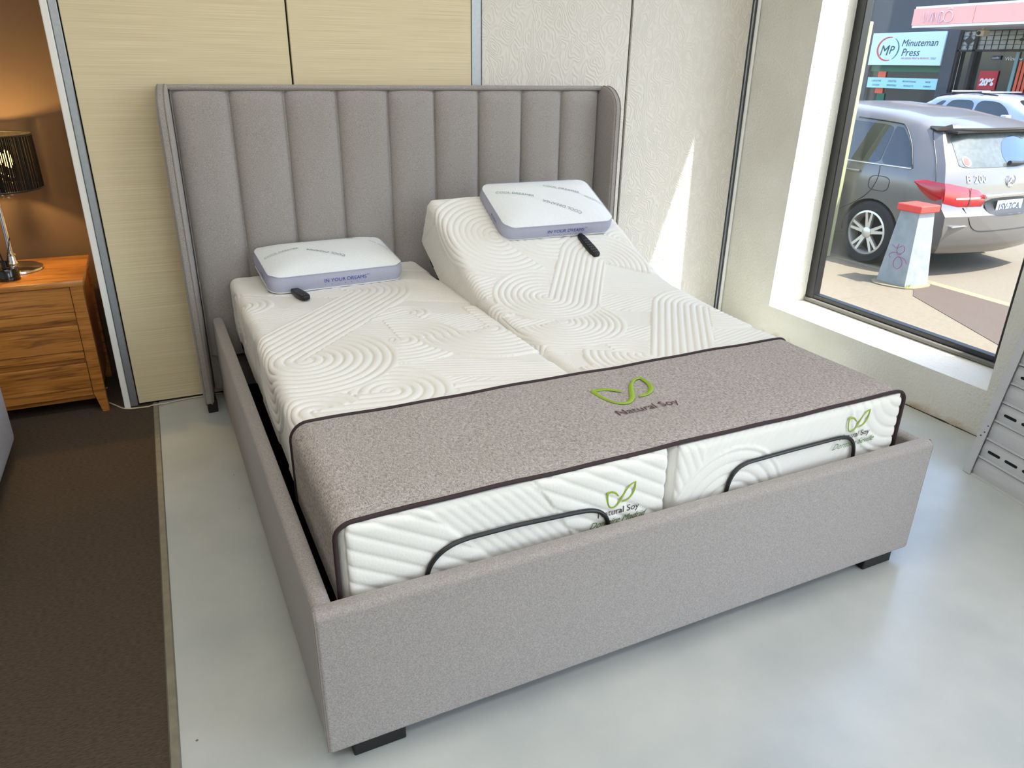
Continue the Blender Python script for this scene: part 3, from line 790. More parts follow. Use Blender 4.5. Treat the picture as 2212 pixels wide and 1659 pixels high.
# ------------------------------------------------------------------ pillows and remotes
def pillow(label, pos, yaw, tilt, Wd, Dp, T, dome, texts, drop=0.03):
    t = thing('pillow', label, 'pillow', (0, 0, 0), 0, 'memory foam pillows')
    c, s_ = math.cos(TH), math.sin(TH)
    t.location = (pos[0] * c - pos[1] * s_, pos[0] * s_ + pos[1] * c, pos[2]); t.rotation_euler = (tilt, 0, yaw + TH)
    def outline(g):       # g: inset (negative = outwards)
        return rrect(-Wd / 2 + g, Wd / 2 - g, g, Dp - g, max(0.012, 0.055 - g * 0.5), 8)
    n = len(outline(0))
    cxy = (0.0, Dp / 2)
    def ztop(x, y):
        u = min(1, abs(x) / (Wd / 2)); v = min(1, abs(y - Dp / 2) / (Dp / 2))
        return T + dome * (1 - u ** 4) ** 0.8 * (1 - v ** 3.2) ** 0.8
    # gusset
    rows = []
    for k in range(7):
        u = k / 6; z = 0.008 + (T - 0.008) * u; g = -0.006 * math.sin(PI * u)
        rows.append([(x, y, z) for x, y in outline(g)])
    b = MB()
    for r_ in rows: r_.append(r_[0])
    b.grid(rows).build('gusset', 'pillow_mesh', t, smooth=60)
    def cap(z_fn, up):
        O = outline(0.0); P = []
        for k in range(15):
            sc = 1 - k / 14; sc = sc ** 0.8
            row = [(cxy[0] + (x - cxy[0]) * sc, cxy[1] + (y - cxy[1]) * sc) for x, y in O]
            row = [(x, y, z_fn(x, y)) for x, y in row]; row.append(row[0]); P.append(row)
        return P
    MB().grid(cap(ztop, 1)).build('top_cover', 'pillow_white', t, smooth=70)
    def zbot(x, y):
        u = min(1, abs(x) / (Wd / 2)); v = min(1, abs(y - Dp / 2) / (Dp / 2))
        return 0.008 - drop * (1 - u ** 4) * (1 - v ** 4) * (0.2 + 0.8 * y / Dp)
    MB().grid(cap(zbot, -1)).build('bottom_cover', 'pillow_white', t, smooth=70)
    for z in (0.008, T):
        MB().tube([(x, y, z) for x, y in outline(-0.001)], 0.0022, 6, closed=True).build('piping', 'pillow_mesh' if z > 0.02 else 'pillow_white', t, smooth=60)
    zc = T * 0.58
    letters('IN YOUR DREAMS', 0.195, Place((0.025, -0.0068, zc), (1, 0, 0), (0, 0, 1), (0, -1, 0)), t, 'ink_blue')
    letters('TM', 0.012, Place((0.130, -0.0068, zc + 0.009), (1, 0, 0), (0, 0, 1), (0, -1, 0)), t, 'ink_blue')
    d = MB()
    for k in range(7):
        x = -0.068 + k * 0.030
        d.add([(x - 0.002, -0.0072, zc - 0.020), (x, -0.0072, zc - 0.022), (x + 0.002, -0.0072, zc - 0.020), (x, -0.0072, zc - 0.018)], [(0, 1, 2, 3)])
    d.build('dot_row', 'ink_blue', t)['kind'] = 'stuff'
    letters('PLUSH', 0.06, Place((-Wd / 2 - 0.0068, 0.13, zc), (0, -1, 0), (0, 0, 1), (-1, 0, 0)), t, 'ink_blue')
    for (u, v, ang, wd) in texts:
        a = math.radians(ang); ca, sa = math.cos(a), math.sin(a)
        b = text_mb('COOL DREAMER', 0.1, width=wd, shear=0.12)
        def f(x, y, z):
            X = (u - 0.5) * Wd + x * ca - y * sa; Y = v * Dp + x * sa + y * ca
            X = max(-Wd / 2 + 0.004, min(Wd / 2 - 0.004, X)); Y = max(0.004, min(Dp - 0.004, Y))
            return (X, Y, ztop(X, Y) + 0.0012)
        b.map(f).build('lettering', 'ink_grey', t)
    return t
pillow('white and lavender foam pillow lying on the flat mattress', (-0.477, -0.500, 0.643), 0.051, 0.165, 0.615, 0.365, 0.080, 0.046,
       [(0.46, 0.36, 145, 0.183), (0.16, 0.55, 5, 0.159), (0.60, 0.80, -10, 0.183), (0.92, 0.55, -48, 0.122)])
pillow('white and lavender foam pillow lying on the raised mattress', (0.535, -0.722, 0.838), -0.025, 0.43, 0.580, 0.360, 0.074, 0.038,
       [(0.22, 0.62, -22, 0.183), (0.66, 0.66, -25, 0.183), (0.56, 0.27, 148, 0.195), (0.92, 0.40, 150, 0.122), (0.35, 0.93, -12, 0.05)], drop=0.012)

def remote(label, pos, yaw, tilt):
    t = thing('remote_control', label, 'remote', (0, 0, 0), 0, 'bed remotes')
    c, s_ = math.cos(TH), math.sin(TH)
    t.location = (pos[0] * c - pos[1] * s_, pos[0] * s_ + pos[1] * c, pos[2]); t.rotation_euler = (tilt, 0, yaw + TH)
    L, w = 0.165, 0.046
    pol = []
    for k in range(40):
        a = 2 * PI * k / 40; x = math.copysign(abs(math.cos(a)) ** 0.6, math.cos(a)) * w / 2; y = math.copysign(abs(math.sin(a)) ** 0.75, math.sin(a)) * L / 2
        x *= 1.0 - 0.16 * (y / (L / 2)); pol.append((x, y))
    MB().prism(pol, lambda a, b, h: (a, b, h), 0.0, 0.020, 0.005, 3).build('case', 'black_plastic', t, smooth=40)
    bt = MB(); MATS.get('button_grey') or mat('button_grey', (92, 92, 96), 0.5)
    for r_ in range(6):
        for cc in (-1, 0, 1):
            b = MB(); b.lathe([(0.0035, 0), (0.0035, 0.0014), (0.0022, 0.0018)], cc * 0.012, -0.058 + r_ * 0.017, 10, cz=0.0198)
            b.build('button', 'button_grey', t)
remote('black remote peeping out from under the pillow on the flat mattress', (-0.672, -0.575, 0.648), 0.18, 0.0)
remote('black remote with grey buttons below the pillow on the raised mattress', (0.652, -0.797, 0.799), 0.13, 0.47)

# ------------------------------------------------------------------ nightstand, lamp, diffuser in the alcove
ns = thing('nightstand', 'honey oak nightstand with three handleless drawers', 'nightstand', (-1.83, 0.27, 0))
NX0, NX1, NY0, NY1, NZ = -2.12, -1.541, 0.0, 0.52, 0.660
MB().rbox(NX0 - 0.008, NX1 + 0.008, NY0 - 0.012, NY1, NZ - 0.026, NZ, 0.003, 2).build('top', 'oak_wood', ns, smooth=40)
MB().box(NX0 + 0.012, NX0 + 0.03, NY0 + 0.03, NY1 - 0.01, 0.085, NZ - 0.026).build('side_panel', 'oak_wood', ns)
MB().box(NX1 - 0.03, NX1 - 0.012, NY0 + 0.03, NY1 - 0.01, 0.085, NZ - 0.026).build('side_panel', 'oak_wood', ns)
MB().box(NX0 + 0.03, NX1 - 0.03, NY1 - 0.02, NY1 - 0.008, 0.085, NZ - 0.026).build('back_panel', 'oak_wood', ns)
MB().box(NX0 + 0.03, NX1 - 0.03, NY0 + 0.035, NY1 - 0.02, 0.085, 0.10).build('bottom_panel', 'oak_wood', ns)
for s, x in ((-1, NX0), (1, NX1)):
    for y0, y1 in ((NY0, NY0 + 0.045), (NY1 - 0.05, NY1 - 0.005)):
        w0 = 0.050
        xa, xb = (x, x + w0) if s < 0 else (x - w0, x)
        ta, tb = (x, x + 0.028) if s < 0 else (x - 0.028, x)
        b = MB(); b.add([(ta, y0, 0), (tb, y0, 0), (tb, y1, 0), (ta, y1, 0), (xa, y0, 0.10), (xb, y0, 0.10), (xb, y1, 0.10), (xa, y1, 0.10),
                         (xa, y0, NZ - 0.026), (xb, y0, NZ - 0.026), (xb, y1, NZ - 0.026), (xa, y1, NZ - 0.026)],
                        [(0, 3, 2, 1), (0, 1, 5, 4), (1, 2, 6, 5), (2, 3, 7, 6), (3, 0, 4, 7), (4, 5, 9, 8), (5, 6, 10, 9), (6, 7, 11, 10), (7, 4, 8, 11), (8, 9, 10, 11)])
        b.build('leg', 'oak_wood', ns)
for z0, z1 in ((0.472, 0.630), (0.282, 0.446), (0.090, 0.256)):
    d = MB().rbox(NX0 + 0.053, NX1 - 0.053, NY0 + 0.002, NY0 + 0.022, z0 + 0.040, z1, 0.002, 1).build('drawer', 'oak_wood', ns)
    MB().rbox(NX0 + 0.053, NX1 - 0.053, NY0 + 0.004, NY0 + 0.022, z0, z0 + 0.0385, 0.002, 1).build('drawer_lip', 'oak_wood', d)
    MB().box(NX0 + 0.051, NX1 - 0.051, NY0 + 0.024, NY0 + 0.034, z0 - 0.026, z0 + 0.005).build('finger_recess', 'oak_wood', d)

LX, LY, LZ = -1.832, 0.300, NZ
lamp = thing('table_lamp', 'chrome table lamp with black string shade and hanging crystals, switched on', 'lamp', (LX, LY, LZ))
MB().lathe([(0.118, 0), (0.120, 0.004), (0.118, 0.012), (0.108, 0.018), (0.05, 0.026), (0.022, 0.034), (0.016, 0.05), (0.0145, 0.075)], LX, LY, 40, cz=LZ).build('base', 'chrome', lamp, smooth=40)
MB().lathe([(0.010, 0.07), (0.010, 0.36), (0.016, 0.365), (0.020, 0.375), (0.016, 0.385), (0.010, 0.39), (0.010, 0.44)], LX, LY, 20, cz=LZ).build('pole', 'chrome', lamp, smooth=40)
MB().lathe([(0.012, 0.065), (0.020, 0.072), (0.020, 0.082), (0.012, 0.09)], LX, LY, 20, cz=LZ).build('collar', 'chrome', lamp, smooth=40)
ZB, ZTp, RS = 1.040, 1.272, 0.196
st = MB(); NS = 300
for k in range(NS):
    a = 2 * PI * k / NS + random.uniform(-0.006, 0.006); hw = 0.0015 + random.random() * 0.0009
    ca, sa = math.cos(a), math.sin(a)
    V = []
    for (z, r) in ((ZB, RS), (ZTp, RS - 0.004)):
        for e in (-1, 1): V.append((LX + r * ca - sa * hw * e, LY + r * sa + ca * hw * e, z))
        V.append((LX + (r + 0.0012) * ca, LY + (r + 0.0012) * sa, z))
    st.add(V, [(0, 1, 4, 3), (1, 2, 5, 4), (2, 0, 3, 5)])
so_ = st.build('shade_threads', 'shade_thread', lamp); so_['kind'] = 'stuff'
for z, r in ((ZB, RS), (ZTp, RS - 0.004)):
    MB().tube([(LX + r * math.cos(2 * PI * k / 48), LY + r * math.sin(2 * PI * k / 48), z) for k in range(48)], 0.0042, 6, closed=True).build('shade_ring', 'black_plastic', lamp, smooth=60)
sp = MB()
for k in range(3):
    a = 2 * PI * k / 3 + 0.5; sp.tube([(LX, LY, ZTp - 0.03), (LX + (RS - 0.006) * math.cos(a), LY + (RS - 0.006) * math.sin(a), ZTp - 0.003)], 0.002, 6)
sp.tube([(LX, LY, 1.09), (LX, LY, ZTp - 0.028)], 0.004, 8)
sp.build('shade_carrier', 'chrome', lamp)
for k in range(4):
    a = 2 * PI * k / 4 - 0.35; ca, sa = math.cos(a), math.sin(a)
    def P(r, z): return (LX + r * ca, LY + r * sa, z)
    arm = MB().tube([P(0.008, 1.06), P(0.03, 1.035), P(0.055, 1.022), P(0.078, 1.03), P(0.088, 1.055), P(0.088, 1.085)], 0.0045, 8).build('arm', 'crystal', lamp, smooth=60)
    MB().lathe([(0.004, 0), (0.016, 0.006), (0.018, 0.012), (0.010, 0.016), (0.009, 0.05)], P(0.088, 0)[0], P(0.088, 0)[1], 14, cz=1.083).build('candle_cup', 'chrome', arm, smooth=40)
    MB().lathe([(0.009, 0), (0.017, 0.014), (0.020, 0.030), (0.015, 0.052), (0.006, 0.072), (0.001, 0.080)], P(0.088, 0)[0], P(0.088, 0)[1], 14, cz=1.133).build('bulb', 'bulb_glow', arm, smooth=60)
    for r, z, s in ((0.088, 1.062, 0.012), (0.055, 1.000, 0.013), (0.030, 1.020, 0.010), (0.072, 1.012, 0.010)):
        q = P(r, z)
        MB().lathe([(0.0005, -s * 1.6), (s * 0.7, -s * 0.4), (s * 0.75, 0), (s * 0.3, s * 0.8), (0.0005, s)], q[0], q[1], 8, cz=q[2]).build('crystal_drop', 'crystal', arm)
pd = bpy.data.lights.new('lamp_light', 'POINT'); pd.energy = 12.0; pd.color = (1.0, 0.62, 0.22); pd.shadow_soft_size = 0.02
po = bpy.data.objects.new('lamp_light', pd); COL.objects.link(po); po.parent = lamp; po.location = (0.02, 0.0, 1.205 - LZ)

df = thing('reed_diffuser', 'small black reed diffuser in front of the lamp', 'diffuser', (-1.835, 0.124, NZ))
MB().lathe([(0.044, 0), (0.047, 0.004), (0.047, 0.046), (0.043, 0.052), (0.020, 0.054), (0.016, 0.058), (0.016, 0.078), (0.019, 0.079), (0.019, 0.088), (0.012, 0.089)], -1.835, 0.124, 32, cz=NZ).build('bottle', 'black_gloss', df, smooth=35)
for dx, dy in ((0.040, 0.01), (-0.03, 0.02), (-0.012, -0.03), (-0.05, -0.02)):
    MB().tube([(-1.835, 0.124, NZ + 0.05), (-1.835 + dx, 0.124 + dy, NZ + 0.185)], 0.0022, 6).build('reed', 'black_plastic', df)

bn = thing('upholstered_bed', 'corner of a light grey fabric bed at the carpet edge', 'bed', (-2.40, -0.87, 0))
MB().rbox(-2.95, -1.885, -1.45, -0.29, 0.04, 0.46, 0.05, 5).build('base', 'light_grey_fabric', bn, smooth=60)
for y in (-1.3, -0.42):
    MB().lathe([(0.03, 0), (0.035, 0.045)], -2.02, y, 14).build('foot', 'black_plastic', bn)
    MB().lathe([(0.03, 0), (0.035, 0.045)], -2.8, y, 14).build('foot', 'black_plastic', bn)

cd = [(-1.56, 0.30), (-1.60, 0.20), (-1.565, 0.115), (-1.52, 0.052), (-1.475, -0.024), (-1.431, -0.032), (-1.38, -0.037), (-1.327, -0.040), (-1.285, -0.030), (-1.252, -0.020), (-1.21, -0.012), (-1.15, -0.008), (-1.02, -0.006)]
A = np.array(cd); tt = np.r_[0, np.cumsum(np.linalg.norm(np.diff(A, axis=0), axis=1))]; ts = np.linspace(0, tt[-1], 60)
A2 = np.stack([smooth1(np.interp(ts, tt, A[:, k]), 2) for k in range(2)], -1)
tag(MB().tube([(p[0], p[1], 0.0042 + (0.004 if -1.36 < p[0] < -1.3 else 0)) for p in A2], 0.0036, 8).build('power_cord', 'cord', smooth=60), 'cream power cord lying along the foot of the wall panels', 'cord')
cd2 = [(-1.55, 0.10), (-1.53, 0.16), (-1.50, 0.20), (-1.48, 0.22)]

# ------------------------------------------------------------------ leaning shutter panel by the window
sh = thing('roller_shutter', 'ventilated aluminium shutter panel leaning against the wall by the window', 'shutter', (1.846, -2.098, 0))
av = Vector((-0.170, -0.985, 0.0)).normalized(); uv = Vector((0.168, -0.02, 0.986)).normalized(); nv = av.cross(uv).normalized()
if nv.x > 0: nv = -nv
SO = Vector((1.846, -2.098, 0.0))
def sl(a, u, n_): return tuple(SO + av * a + uv * u + nv * n_)
def slbox(b, a0, a1, u0, u1, n0, n1):
    hexa(b, [sl(a0, u0, n0), sl(a1, u0, n0), sl(a1, u0, n1), sl(a0, u0, n1), sl(a0, u1, n0), sl(a1, u1, n0), sl(a1, u1, n1), sl(a0, u1, n1)]); return b
HT = 2.02; LW = 1.25
g = MB(); slbox(g, 0, 0.003, 0.012, HT, -0.035, 0.012); slbox(g, 0.003, 0.038, 0.0, HT, 0.009, 0.012); slbox(g, 0.003, 0.038, 0.0, HT, -0.035, -0.032)
guide = g.build('guide_rail', 'aluminium_mill', sh)
for a, u in ((0.030, 0.225), (0.026, 0.195), (0.016, 0.175)):
    b = MB(); b.lathe([(0.003, 0), (0.003, 0.0015), (0.001, 0.002)], 0, 0, 10); b.map(lambda x, y, z, a=a, u=u: sl(a + x, u + y, 0.012 + z)); b.build('rivet', 'black_metal', guide)
for u in (0.52, 0.62):
    b = slbox(MB(), -0.0006, 0.0, u, u + 0.022, -0.028, -0.012); b.build('slot', 'black_gap', guide)
slbox(MB(), 0.038, LW, -0.004, 0.006, -0.02, 0.006).build('bottom_bar', 'aluminium_mill', sh)
slat_me = None; slot_me = None
SH = 0.0845
nsl = int((HT - 0.006) / SH)
for k in range(nsl):
    u0 = 0.006 + k * SH
    if slat_me is None:
        b = MB(); pr = []
        for q in range(7):
            f = q / 6; pr.append((f * (SH - 0.010), 0.005 * math.sin(PI * f) - 0.006))
        rows = [[tuple(av * a + uv * u + nv * n_) for a in (0.036, LW)] for u, n_ in pr]
        b.grid(rows)
        rows = [[tuple(av * a + uv * u + nv * n_) for a in (0.036, LW)] for u, n_ in ((SH - 0.010, -0.006), (SH - 0.010, -0.0135), (SH - 0.0065, -0.0135), (SH - 0.006, 0.002), (SH - 0.001, 0.002), (SH, -0.006), (SH, -0.014), (0, -0.014), (0, -0.006))]
        b.grid(rows)
        o = b.build('slat', 'aluminium_mill', sh); slat_me = o.data
        # the mesh is written relative to the panel's corner
        slat_me.transform(Matrix.Translation(Vector(OFF[sh.name])))
    else:
        o = bpy.data.objects.new('slat', slat_me); COL.objects.link(o); o.parent = sh
    o.location = uv * u0
    if k % 2 == 1:
        for j in range(14):
            if slot_me is None:
                b = MB(); pol = arc(0.024, 0, 0.0058, -90, 90, 6) + arc(-0.024, 0, 0.0058, 90, 270, 6)
                b.prism(pol, lambda x, y, h: tuple(av * x + uv * y + nv * h), -0.004, 0.0006)
                q = b.build('slot', 'black_gap', None); slot_me = q.data; q.parent = o
            else:
                q = bpy.data.objects.new('slot', slot_me); COL.objects.link(q); q.parent = o
            q.location = av * (0.095 + j * 0.083) + uv * (SH * 0.40) - nv * 0.0006
slbox(MB(), 0.038, LW, nsl * SH + 0.006, HT, -0.016, 0.0).build('top_bar', 'aluminium_mill', sh)
slbox(MB(), LW, LW + 0.04, 0.0, HT, -0.035, 0.012).build('guide_rail', 'aluminium_mill', sh)

# ================================================================== OUTSIDE
mat('pavement', (100, 92, 76), 0.9, var=(35, 0.10), bump=(160, 0.4, 0.004))
mat('asphalt_path', (72, 61, 52), 0.9, var=(90, 0.20), bump=(220, 0.5, 0.005))
mat('road', (100, 93, 80), 0.9, var=(70, 0.10), bump=(200, 0.4, 0.004))
mat('kerb_stone', (116, 107, 84), 0.85, var=(30, 0.08), bump=(90, 0.4, 0.004))
mat('galvanised', (136, 141, 142), 0.5, metal=0.25, var=(9, 0.14), bump=(60, 0.2, 0.002))
mat('red_paint', (214, 62, 54), 0.5)
mat('graffiti', (150, 70, 130), 0.7)
mat('cream_paint', (150, 156, 118), 0.7, var=(14, 0.08))
mat('sign_blue', (60, 110, 190), 0.5)
mat('silver_paint', (106, 103, 100), 0.3, metal=0.4, coat=0.6)
mat('white_car_paint', (146, 156, 178), 0.25, coat=0.7)
mat('car_glass', (34, 40, 42), 0.06, spec=0.8, coat=0.3)
mat('dusty_glass', (76, 83, 80), 0.22, spec=0.6, var=(24, 0.22))
mat('wiped_glass', (22, 52, 88), 0.06, spec=0.8, coat=0.3)
mat('trim_black', (18, 18, 19), 0.5)
mat('rubber', (26, 26, 27), 0.85)
mat('alloy', (206, 204, 196), 0.3, metal=0.6)
mat('wheel_well', (14, 14, 14), 0.95)
mat('tail_red', (150, 14, 24), 0.18, coat=0.6)
mat('tail_clear', (196, 120, 120), 0.2, coat=0.6)
mat('plate_white', (172, 176, 180), 0.5)
mat('plate_ink', (44, 62, 92), 0.5)
mat('facade_grey', (74, 78, 84), 0.9, var=(6, 0.06), bump=(40, 0.3, 0.01))
mat('facade_dark', (44, 46, 53), 0.8)
mat('shop_glass', (38, 46, 52), 0.05, spec=0.7)
mat('shop_interior', (52, 50, 46), 0.9, var=(3, 0.3))
mat('lead_glass', (148, 152, 150), 0.25, var=(5, 0.12))
mat('lead', (34, 34, 36), 0.6)
mat('sign_white', (196, 224, 236), 0.5)
mat('sign_green', (8, 92, 70), 0.5)
mat('sign_dark_green', (18, 62, 52), 0.5)
mat('sign_red', (196, 62, 54), 0.5)
mat('sign_orange', (220, 92, 66), 0.6)
mat('sign_cyan', (158, 212, 224), 0.5)
mat('pink_fascia', (240, 172, 160), 0.5)
mat('white_trim', (232, 232, 236), 0.5)
mat('neon_white', (226, 208, 222), 0.4)
mat('poster_red', (186, 36, 52), 0.6)
mat('navy', (24, 36, 62), 0.5)
mat('teal_post', (112, 152, 160), 0.5)
mat('camera_beige', (214, 204, 176), 0.5)
mat('leaf_weed', (150, 160, 60), 0.8)

GZ = -0.25
struct(MB().box(2.55, 4.21, -14, 30, GZ - 0.1, GZ).build('ground_pavement', 'pavement'), 'pale concrete strip of pavement below the window')
struct(MB().box(4.21, 5.30, -14, 30, GZ - 0.1, GZ).build('ground_footpath', 'pavement'), 'beige concrete footpath around the bollard')
struct(MB().prism([(5.30, 0.78), (5.02, 0.62), (4.80, 0.45), (4.27, -0.70), (4.20, -1.6), (4.16, -14), (5.30, -14)], lambda a, b, h: (a, b, h), GZ, GZ + 0.004).build('ground_asphalt', 'asphalt_path'), 'brownish asphalt footpath by the bollard')
struct(MB().rbox(5.30, 5.42, -14, 30, GZ - 0.1, GZ + 0.004, 0.01, 2).build('ground_kerb', 'kerb_stone'), 'cream kerb along the parked cars')
rd = MB(); P_ = [(5.42, GZ - 0.002), (9.0, GZ), (13.5, -0.46), (18.2, -0.50)]
rd.grid([[(x, y, z) for x, z in P_] for y in (-14, 8, 30)])
struct(rd.build('ground_road', 'road'), 'sunlit street between the two rows of parked cars')
struct(MB().box(18.2, 24.0, -14, 30, -0.6, -0.38).build('ground_far_footpath', 'pavement'))

# ---- bollard
bo = thing('bollard', 'tapered galvanised bollard with a red cap on the footpath', 'bollard', (5.08, 0.80, GZ))
def frust(b, cx, cy, z0, z1, h0, h1):
    hexa(b, [(cx - h0, cy - h0, z0), (cx + h0, cy - h0, z0), (cx + h0, cy + h0, z0), (cx - h0, cy + h0, z0), (cx - h1, cy - h1, z1), (cx + h1, cy - h1, z1), (cx + h1, cy + h1, z1), (cx - h1, cy + h1, z1)]); return b
bcx, bcy = 5.085, 0.805
frust(MB(), bcx, bcy, GZ + 0.012, 0.425, 0.155, 0.098).build('body', 'galvanised', bo)
MB().rbox(bcx - 0.125, bcx + 0.125, bcy - 0.125, bcy + 0.125, 0.425, 0.488, 0.008, 2).build('cap', 'red_paint', bo)
pl_ = [(bcx + (0.26 + 0.03 * math.sin(3 * a)) * math.cos(a), bcy + (0.25 + 0.03 * math.cos(2 * a)) * math.sin(a)) for a in [2 * PI * k / 16 for k in range(16)]]
MB().prism(pl_, lambda a, b, h: (a, b, h), GZ, GZ + 0.012).build('footing', 'kerb_stone', bo)
# tag scrawl on the shaded face and bolt on the lit face
def bface(u, v):     # u across (towards the window viewer's right = -y), v up
    z = GZ + v; h = 0.155 + (0.098 - 0.155) * (v / 0.675); return (bcx - h - 0.002, bcy - u, z)
def scr(pts, n=10):
    A = np.array(pts, float); tt = np.arange(len(A)); ts = np.linspace(0, len(A) - 1, n * (len(A) - 1)); return [bface(*np.array([smooth1(np.interp(ts, tt, A[:, k]), 4)[i] for k in range(2)])) for i in range(len(ts))]
g1 = MB().tube(scr([(-0.09, .36), (-0.03, .33), (0.03, .38), (0.06, .33), (0.02, .29), (-0.06, .30), (-0.10, .26), (-0.07, .24)]), 0.0025, 5)
g1.tube(scr([(0.0, .27), (0.05, .25), (0.07, .20), (0.03, .15), (-0.02, .17), (-0.03, .22), (0.0, .27), (0.08, .26), (0.11, .22)]), 0.0025, 5)
g1.tube(scr([(-0.02, .38), (-0.03, .33), (-0.01, .28), (0.03, .29)]), 0.0025, 5)
g1.build('tag_scrawl', 'graffiti', bo)
wd_ = MB()
for k in range(14):
    x = bcx - 0.16 + random.uniform(-0.01, 0.08); y = bcy - 0.17 + random.uniform(-0.01, 0.02); h = random.uniform(0.02, 0.05); a = random.uniform(0, PI)
    wd_.add([(x - 0.006 * math.cos(a), y - 0.006 * math.sin(a), GZ + 0.01), (x + 0.006 * math.cos(a), y + 0.006 * math.sin(a), GZ + 0.01), (x + random.uniform(-.02, .02), y + random.uniform(-.02, .02), GZ + h)], [(0, 1, 2)])
o = wd_.build('weed', 'leaf_weed'); tag(o, 'tuft of yellow green weeds at the foot of the bollard', 'weed', kind='stuff')

# ---- cream street post
pp = thing('street_post', 'pale cream post at the kerb with a blue and white plate', 'post', (5.245, 1.90, GZ))
MB().rbox(5.205, 5.285, 1.862, 2.03, GZ, 2.02, 0.006, 1).build('post', 'cream_paint', pp)
MB().rbox(5.19, 5.204, 1.856, 2.04, 1.62, 2.0, 0.004, 1).build('plate', 'white_trim', pp)
MB().rbox(5.187, 5.191, 1.87, 2.03, 1.70, 1.86, 0.001, 1).build('blue_panel', 'sign_blue', pp)

# ---- cars
def catmull(P, n):
    P = np.array(P, float); m = len(P); out = []
    t = np.linspace(0, m - 1, n)
    for v in t:
        i = min(int(v), m - 2); f = v - i
        p0 = P[max(i - 1, 0)]; p1 = P[i]; p2 = P[i + 1]; p3 = P[min(i + 2, m - 1)]
        out.append(0.5 * (2 * p1 + (p2 - p0) * f + (2 * p0 - 5 * p1 + 4 * p2 - p3) * f * f + (3 * p1 - p0 - 3 * p2 + p3) * f ** 3))
    return np.array(out)
class Car:
    def __init__(s, p):
        s.p = p; NA, NT = 64, 40
        s.NA, s.NT = NA, NT
        xr0, xf0 = p['x'][0], p['x'][1]
        topx, topz = zip(*p['top']); px_, pw = zip(*p['plan']); rz_, rx_ = zip(*p['rear'])
        L = []
        av_ = np.linspace(0, 1, NA) ** 1.15
        for a in av_:
            xn = xr0 + (xf0 - xr0) * a
            top = np.interp(xn, topx, topz); w = np.interp(xn, px_, pw); belt = min(p['belt'], top - 0.05)
            h = top - belt; k = min(1, max(0, (h - 0.05) / 0.35)); zb = p['zb']
            w1 = 0.95 + (p['tumble'] - 0.95) * k; w2 = 0.90 + (p['tumble'] - 0.09 - 0.90) * k
            sec = [(0.0, zb), (0.80, zb), (0.94, zb + 0.05), (0.985, zb + 0.18), (1.0, belt * 0.62), (0.998, belt * 0.86), (0.965, belt), (0.5 * 0.965 + 0.5 * w1, belt + 0.42 * h), (w1, belt + 0.80 * h), (w2, belt + 0.93 * h), (w2 * 0.66, belt + 0.985 * h), (0.0, top)]
            S = catmull(sec, NT)
            pts = []
            for wf, z in S:
                off = np.interp(z, rz_, rx_) - xr0
                frz = p.get('front', 0.10) * ((z - 0.5) / 0.5) ** 2
                x = xn + off * (1 - a) ** 6 - frz * a ** 8
                pts.append((x, max(0, wf) * w, z))
            L.append(pts)
        s.G = np.array(L)                      # (NA,NT,3) left half (y>=0)
        s.bulge = p['bulge']
    def mesh(s):
        G = s.G; NA, NT = s.NA, s.NT
        b = MB(); ring = []
        for i in range(NA):
            row = [tuple(q) for q in G[i]] + [(q[0], -q[1], q[2]) for q in G[i][::-1][1:-1]]; row.append(row[0]); ring.append(row)
        b.grid(ring)
        M = 12
        for i, sg in ((0, -1), (NA - 1, 1)):
            rows = []
            for q in G[i]:
                rows.append([(q[0] + sg * s.bulge * (1 - u * u) * min(1, q[1] / 0.3), q[1] * u, q[2]) for u in np.linspace(1, -1, M + 1)])
            b.grid(rows, flip=(sg > 0))
        return b
    def side_y(s, x, z):
        xs, ys = [], []
        for i in range(0, s.NA):
            g = s.G[i]; zz = g[2:-2, 2]
            ys.append(np.interp(z, zz, g[2:-2, 1])); xs.append(np.interp(z, zz, g[2:-2, 0]))
        return float(np.interp(x, xs, ys))
    def top_z(s, x, y):
        zs, xs = [], []
        for i in range(s.NA):
            g = s.G[i][-16:][::-1]; zs.append(np.interp(abs(y), g[:, 1], g[:, 2])); xs.append(np.interp(abs(y), g[:, 1], g[:, 0]))
        return float(np.interp(x, xs, zs))
    def rear_x(s, y, z):
        g = s.G[0]; zz = g[2:, 2]; w = np.interp(z, zz, g[2:, 1]); x = np.interp(z, zz, g[2:, 0])
        u = min(1, abs(y) / max(w, 1e-3)); return float(x - s.bulge * (1 - u * u))
def panel(outline, fn, lift, rings=5):
    n = len(outline); cx = sum(p[0] for p in outline) / n; cy = sum(p[1] for p in outline) / n
    rows = []
    for k, (sc, lf) in enumerate([(1.0, -0.012), (1.0, lift)] + [(1 - (j / rings), lift) for j in range(1, rings + 1)]):
        row = [fn(cx + (a - cx) * sc, cy + (c - cy) * sc, lf) for a, c in outline]; row.append(row[0]); rows.append(row)
    return MB().grid(rows)
def densify(P, n=6):
    out = []
    for i in range(len(P)):
        a, c = P[i], P[(i + 1) % len(P)]
        for k in range(n): out.append((a[0] + (c[0] - a[0]) * k / n, a[1] + (c[1] - a[1]) * k / n))
    return out
def rounded(P, it=2):
    for _ in range(it):
        Q = []
        for i in range(len(P)):
            a, c = P[i], P[(i + 1) % len(P)]
            Q += [(a[0] * .8 + c[0] * .2, a[1] * .8 + c[1] * .2), (a[0] * .2 + c[0] * .8, a[1] * .2 + c[1] * .8)]
        P = Q
    return P
